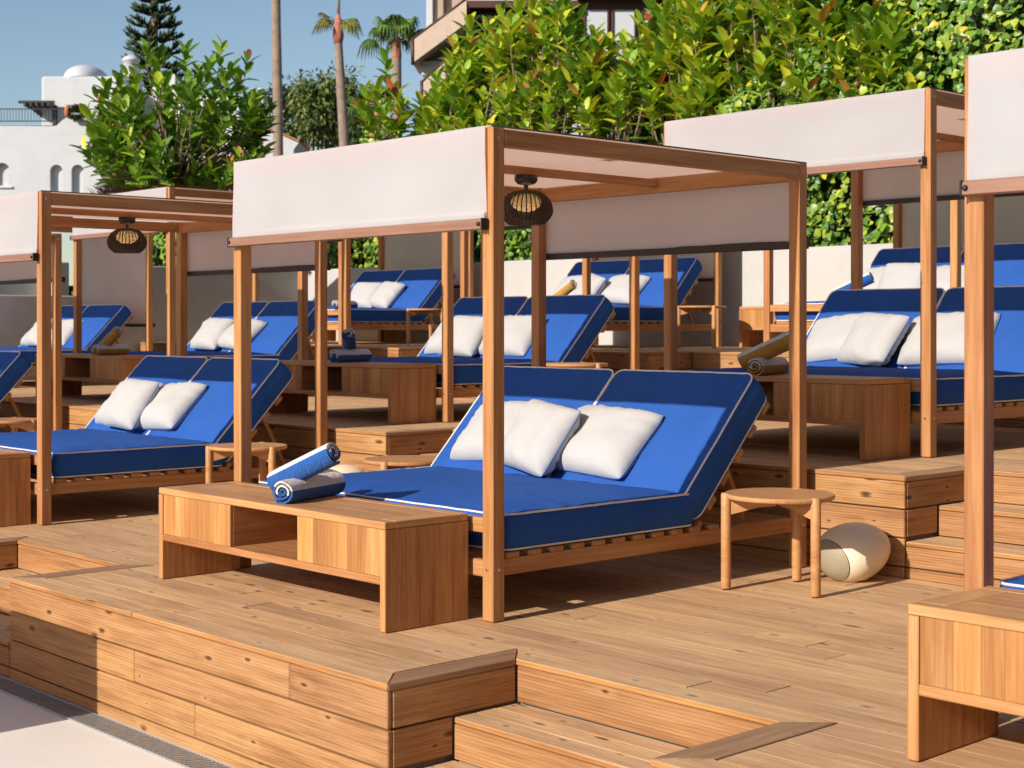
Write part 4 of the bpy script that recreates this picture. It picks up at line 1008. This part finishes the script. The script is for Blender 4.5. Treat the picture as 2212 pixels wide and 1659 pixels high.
# Norfolk pine
def pine(label, base, top, rbase):
    random.seed(41); t = thing('norfolk_pine', label, 'tree', base); b = Vector(base); Ht = top.z - b.z
    part('trunk', tube([(0, 0, 0), (0, 0, Ht * 0.5), (0, 0, Ht)], lambda q_: 0.28 * (1 - 0.85 * q_) + 0.02, 'bark', 9), t)
    vs, fs, col = [], [], []; z = Ht * 0.40
    while z < Ht - 0.3:
        L = rbase * (1 - (z / Ht)) / 0.6; n = 7; a0 = random.uniform(0, 6.28)
        for k in range(n):
            a = a0 + 2 * math.pi * k / n + random.uniform(-.15, .15); o = Vector((math.cos(a), math.sin(a), 0)); ll = L * random.uniform(0.85, 1.1)
            pts = [o * ll * s_ + Vector((0, 0, z - 0.10 * ll * math.sin(s_ * 2.2) + 0.22 * ll * s_ ** 3)) for s_ in (0, 0.25, 0.5, 0.75, 1.0)]
            tube_data([tuple(p) for p in pts], lambda q_: 0.035 * (1 - 0.6 * q_), 4, False, vs, fs); col.extend([(0.11, 0.085, 0.055)] * (len(vs) - len(col)))
            sd = Vector((-o.y, o.x, 0))
            for m in range(int(10 + 16 * ll)):
                s_ = 0.22 + 0.78 * random.random() ** 0.75; k2 = min(3, int(s_ * 4)); p = pts[k2].lerp(pts[k2 + 1], s_ * 4 - k2)
                dv = (o * 0.6 + sd * random.uniform(-1, 1) + UP * random.uniform(0.1, 0.75)).normalized(); l2 = random.uniform(0.18, 0.36)
                tube_data([tuple(p), tuple(p + dv * l2 * 0.6), tuple(p + dv * l2 + UP * 0.05)], lambda q_: 0.055 * (1 - 0.55 * q_), 4, False, vs, fs)
                cc = random.choice([(0.035, 0.06, 0.024), (0.05, 0.082, 0.03), (0.075, 0.105, 0.04)]); col.extend([cc] * (len(vs) - len(col)))
        z += 0.50 * (1 - 0.5 * z / Ht) + 0.16
    me = mesh('crown', vs, fs, 'softleaf', True); at = me.attributes.new('Col', 'FLOAT_COLOR', 'POINT'); at.data.foreach_set('color', [c for v in col for c in (v[0], v[1], v[2], 1.0)])
    tag(part('crown', me, t), kind='stuff')
pt_ = cpt(334, -175, 58); pb_ = cpt(334, 420, 58); pine('tall conical Norfolk pine behind the white house', (pb_.x, pb_.y, 3.0), Vector((pb_.x, pb_.y, pt_.z)), 1.75)

# ------------------------------------------------------------------ white house (left), seen square on
def plane_thing(name, label, cat, d_): 
    o = cpt(1106, HOR, d_); return thing(name, label, cat, (o.x, o.y, 0), YAW)
DH = 44.0; S1 = DH / FPX
def HX(u, d_=DH): return (u - 1106) * d_ / FPX
def HZ(v, d_=DH): return CAM.z + (HOR - v) * d_ / FPX
hs = plane_thing('white_house', 'whitewashed house with dome, chimney and arched niches at the far left', 'house', DH)
def hb(name, u0, u1, v0, v1, y0, y1, mat, par=hs, bev=0.05, d_=None):
    d_ = DH + y0; return board(name, HX(u0, d_), HX(u1, d_), y0, y1, HZ(v1, d_), HZ(v0, d_), mat, par, 'x', bev)
# front wall with real arched openings
def arch_wall(name, u0, u1, v0, v1, y0, y1, arches, par, mat='whitewash', top=None, d_=DH):
    bm = bmesh.new(); out = [(HX(u0, d_), HZ(v1, d_)), (HX(u1, d_), HZ(v1, d_))] + ([(HX(a, d_), HZ(b, d_)) for a, b in top] if top else [(HX(u1, d_), HZ(v0, d_)), (HX(u0, d_), HZ(v0, d_))])
    loops = [out]
    for (a, b, t_, bt) in arches:
        r = (b - a) / 2; cx = (a + b) / 2; l = [(HX(a, d_), HZ(bt, d_)), (HX(a, d_), HZ(t_ + r, d_))]
        for k in range(1, 10): an = math.pi * (1 - k / 10); l.append((HX(cx + r * math.cos(an), d_), HZ(t_ + r - r * math.sin(an), d_)))
        l += [(HX(b, d_), HZ(t_ + r, d_)), (HX(b, d_), HZ(bt, d_))]; loops.append(l)
    eds = []
    for l in loops:
        vsl = [bm.verts.new((x_, y0, z_)) for x_, z_ in l]
        for i in range(len(vsl)): eds.append(bm.edges.new((vsl[i], vsl[(i + 1) % len(vsl)])))
    bmesh.ops.triangle_fill(bm, edges=eds, use_beauty=True)
    fcs = bm.faces[:]; ret = bmesh.ops.extrude_face_region(bm, geom=fcs)
    for v in [g_ for g_ in ret['geom'] if isinstance(g_, bmesh.types.BMVert)]: v.co.y = y1
    bmesh.ops.recalc_face_normals(bm, faces=bm.faces[:])
    me = bpy.data.meshes.new(name); bm.to_mesh(me); bm.free(); me.materials.append(M[mat]); return part(name, me, par)
top = [(230, 285), (215, 262), (205, 253), (190, 250), (165, 251), (150, 254), (138, 262), (126, 273), (118, 274.5), (60, 274), (-80, 273)]
arch_wall('front_wall', -80, 230, 273, 470, -0.16, 0.0, [(-8, 25, 353, 402), (112, 139, 357, 424), (158, 184, 357, 424)], hs, top=top)
hb('inner_wall', -79, 229, 276, 469, 0.02, 5.0, 'whitewash', hs, 0.0)
hb('sill', -10, 27, 402, 407, -0.22, -0.02, 'whitewash'); hb('terracotta_tile_trim', 20, 25, 372, 402, -0.12, -0.02, 'terracotta')
hb('upper_block', 90, 262, 165, 300, 1.6, 7.0, 'whitewash')
def dome():
    pr = [(1.0, 0.0)] + [(math.cos(R(a)), math.sin(R(a))) for a in range(6, 90, 7)] + [(0.001, 1.0)]
    m = lathe(pr, 40, 'whitewash', True, False); return m
dm = part('dome', dome(), hs, (HX(188.5, 47), 3.0, HZ(177, 47))); dm.scale = (46.5 * S1 * 1.07, 1.1, 34 * S1 * 1.07)
ch = hb('chimney', 266, 301, 160, 300, 3.0, 3.5, 'whitewash')
hb('back_block', 255, 520, 205, 470, 3.2, 7.5, 'whitewash'); hb('parapet_block', 330, 400, 183, 300, 2.8, 3.15, 'whitewash')
part('chimney_cap', lathe([(0.24, 0), (0.24, 0.42), (0.27, 0.43), (0.27, 0.50), (0.2, 0.56), (0.08, 0.62), (0.001, 0.62)], 20, 'whitewash', True, False), hs, (HX(283, 47.2), 3.25, HZ(160, 47.0)))
hb('chimney', 362, 382, 160, 205, 3.2, 3.5, 'whitewash'); hb('chimney', 541, 572, 190, 300, 3.4, 3.8, 'whitewash'); hb('chimney', 538, 584, 232, 300, 3.2, 3.39, 'whitewash')
# gabled wing on the right with eaves
wing = [(520, 470), (628, 470), (628, 318), (640, 302), (612, 288), (560, 268), (520, 262)]
m_ = bmesh.new(); f1 = [m_.verts.new((HX(a), 0.6, HZ(b_))) for a, b_ in wing]; f2 = [m_.verts.new((HX(a), 5.0, HZ(b_))) for a, b_ in wing]
m_.faces.new(f1); m_.faces.new(f2[::-1])
for i in range(len(wing)): m_.faces.new((f1[i], f1[(i + 1) % 7], f2[(i + 1) % 7], f2[i]))
bmesh.ops.recalc_face_normals(m_, faces=m_.faces[:]); me = bpy.data.meshes.new('wing'); m_.to_mesh(me); m_.free(); me.materials.append(M['whitewash']); part('wing', me, hs)
for k in range(9):
    u_ = 560 + k * 9.5; rt = part('roof_tile', boxmesh(0.16, 4.6, 0.06, 'tile', 0.01), hs, (HX(u_), 2.8, HZ(266 + (u_ - 560) * 0.44) + 0.02), (0, R(23), 0))
# railing, pergola, pots
rl = plane_thing('balcony_railing', 'thin black iron railing on the roof terrace of the white house', 'railing', DH + 0.9)
for z_ in (226, 253): board('rail', HX(-70), HX(225), -0.012, 0.012, HZ(z_) - 0.015, HZ(z_) + 0.015, 'black', rl, 'x', 0)
for k in range(44): board('bar', HX(-66) + k * 0.088, HX(-66) + k * 0.088 + 0.014, -0.007, 0.007, HZ(252.5), HZ(226.5), 'black', rl, 'z', 0)
pg = plane_thing('timber_pergola', 'black timber pergola beside the white cube of the house', 'pergola', DH + 1.2)
for k, (u0, v0) in enumerate(((8, 203), (16, 209), (24, 216))): board('beam', HX(u0), HX(88), 0.1 + k * 0.9, 0.2 + k * 0.9, HZ(v0 + 6), HZ(v0), 'blackwood', pg, 'x', 0.01)
for k in range(5): part('joist', boxmesh(3.2, 0.08, 0.14, 'blackwood', 0.01), pg, (HX(30 + k * 13), 1.4, HZ(214)), (0, 0, R(90)))
part('brace', boxmesh(1.0, 0.12, 0.14, 'blackwood', 0.01), pg, (HX(62), 0.5, HZ(240)), (0, R(40), 0)); board('post', HX(80), HX(88), 0.3, 0.42, HZ(275), HZ(212), 'blackwood', pg, 'z', 0.01)
board('ledger', HX(-80), HX(134), -0.35, -0.1, HZ(274), HZ(263), 'blackwood', pg, 'x', 0.01)
pot = thing('plant_pot', 'tall terracotta pot on the wall of the white house', 'pot', (0, 0, 0)); pc = cpt(147, 252, DH - 0.2); pot.location = pc
part('pot', lathe([(0.001, 0), (0.08, 0), (0.10, 0.1), (0.09, 0.25), (0.06, 0.30), (0.075, 0.33), (0.001, 0.33)], 16, 'terracotta', True, False), pot)
cb = cpt(166, 251, DH - 0.3); random.seed(9)
bt = thing('planter_shrub', 'clipped round shrub beside the terracotta pot', 'shrub', cb); lv = Leaves(leaf_tpl(2), [(0.06, 0.075, 0.025), (0.09, 0.10, 0.035), (0.045, 0.055, 0.02)], 'softleaf')
for i in range(900):
    p_ = Vector([random.gauss(0, 1) for _ in range(3)]).normalized() * random.random() ** 0.3
    lv.add(cb + Vector((p_.x * 0.26, p_.y * 0.22, 0.10 + p_.z * 0.18)), p_ + UP * 0.3, UP, 0.09, 0.05, random.randrange(3))
lv.build(bt, 40)
# thatched strip behind the left canopies
th = thing('thatched_roof', 'brown thatched roof edge under the big rubber tree', 'roof', cpt(400, 430, 22)); random.seed(3); v_, f_ = [], []
for i in range(1600):
    a = random.uniform(-1.25, 1.2); y_ = random.uniform(-0.5, 0.5); z_ = 0.16 - 0.35 * abs(y_) + random.uniform(-.03, .03)
    p0 = Vector((a * math.cos(YAW) - y_ * math.sin(YAW), a * math.sin(YAW) + y_ * math.cos(YAW), z_)); dv = Vector((random.uniform(-.1, .1) + 0.1, -0.15, random.uniform(-.05, .09)))
    b_ = len(v_); v_ += [tuple(p0), tuple(p0 + Vector((0.008, 0.008, 0.008))), tuple(p0 + dv)]; f_.append((b_, b_ + 1, b_ + 2))
tm = plain('dry_thatch', (0.16, 0.10, 0.065), 0.95, var=0.4, scale=30)
tag(part('thatch', mesh('thatch', v_, f_, tm), th), kind='stuff'); part('roof_core', boxmesh(2.5, 0.9, 0.10, 'trim', 0.03), th, (0, 0, 0.0), (0, 0, YAW))

# ------------------------------------------------------------------ cream building behind the rubber hedge
DB = 28.0
bd = plane_thing('cream_building', 'cream building with taupe awnings and brown windows behind the rubber trees', 'building', DB)
def bb(name, u0, u1, v0, v1, y0, y1, mat, par=bd, bev=0.01): return board(name, HX(u0, DB), HX(u1, DB), y0, y1, HZ(v1, DB), HZ(v0, DB), mat, par, 'x', bev)
bb('wall', 932, 1500, -60, 420, 0.0, 6.0, 'whitewash')
bb('corner_pilaster', 922, 936, -60, 420, -0.12, 5.0, 'whitewash'); bb('shutter', 938, 1000, -60, 92, -0.03, -0.003, 'awning'); bb('shutter', 938, 976, 96, 100, -0.05, -0.003, 'whitewash')
bb('bracket', 970, 990, 48, 80, -0.3, -0.12, 'whitewash'); bb('ledge', 915, 1140, 140, 170, -0.4, -0.004, 'whitewash'); bb('balcony', 1000, 1250, 100, 140, -0.3, -0.006, 'awning')
bb('dark_opening', 1002, 1245, 5, 100, -0.05, -0.008, 'blackwood'); bb('beam', 1000, 1250, 10, 26, -0.35, -0.06, 'brownpaint'); bb('beam', 1000, 1250, 42, 52, -0.25, -0.06, 'brownpaint'); bb('downpipe', 958, 963, -60, 40, -0.15, -0.05, 'blackwood')
def awn(name, pts, y_front, y_back):
    # sloped canvas with front valance: pts = (u_front,v_top,v_bottom,u_back,v_back)
    uf, vt, vb, ub, vbk, vbb = pts
    A = (HX(uf, DB), y_front, HZ(vt, DB)); B = (HX(uf, DB), y_front, HZ(vb, DB)); C = (HX(ub, DB), y_back, HZ(vbk, DB)); D_ = (HX(ub, DB), y_back, HZ(vbb, DB))
    vs, fs = [], []
    for p in (A, B, C, D_): vs.append(p)
    for p in (A, B, C, D_): vs.append((p[0] + 0.05, p[1] + 1.2, p[2]))
    fs = [(0, 1, 3, 2), (4, 6, 7, 5), (0, 2, 6, 4), (1, 5, 7, 3), (0, 4, 5, 1)]
    a = part(name, mesh(name, vs, fs, 'awning'), bd)
    part('front_profile', tube([(A[0], A[1], A[2] + 0.02), (B[0], B[1], B[2] - 0.02)], 0.035, 'brownpaint', 6), a); part('edge_profile', tube([A, C], 0.02, 'brownpaint', 6), a); part('edge_profile', tube([B, D_], 0.012, 'blackwood', 6), a)
awn('awning', (897, 100, 152, 1012, 28, 80), -0.7, -1.2)
awn('awning', (914, 185, 222, 990, 125, 165), -0.4, -0.8)
wf = bb('window_frame', 1246, 1430, 0, 95, -0.16, -0.004, 'brownpaint')
for (a, b_) in ((1262, 1312), (1322, 1370), (1386, 1426)):
    sx, sz = (HX(a, DB) + HX(b_, DB)) / 2, (HZ(92, DB) + HZ(26, DB)) / 2; loc = Vector((sx, -0.17, sz)) - wf.location
    g_ = part('pane', boxmesh(HX(b_, DB) - HX(a, DB), 0.012, HZ(26, DB) - HZ(92, DB), 'glass', 0.002), wf, loc)
    for s_ in (-1, 1): part('sash', boxmesh(0.035, 0.05, HZ(26, DB) - HZ(92, DB), 'brownpaint', 0.004), wf, loc + Vector((s_ * (HX(b_, DB) - HX(a, DB)) / 2, -0.01, 0)))
bb('valance', 1235, 1440, -20, 5, -0.5, -0.2, 'blackwood'); bb('balcony_slab', 908, 930, 268, 282, -0.3, 0.5, 'whitewash')
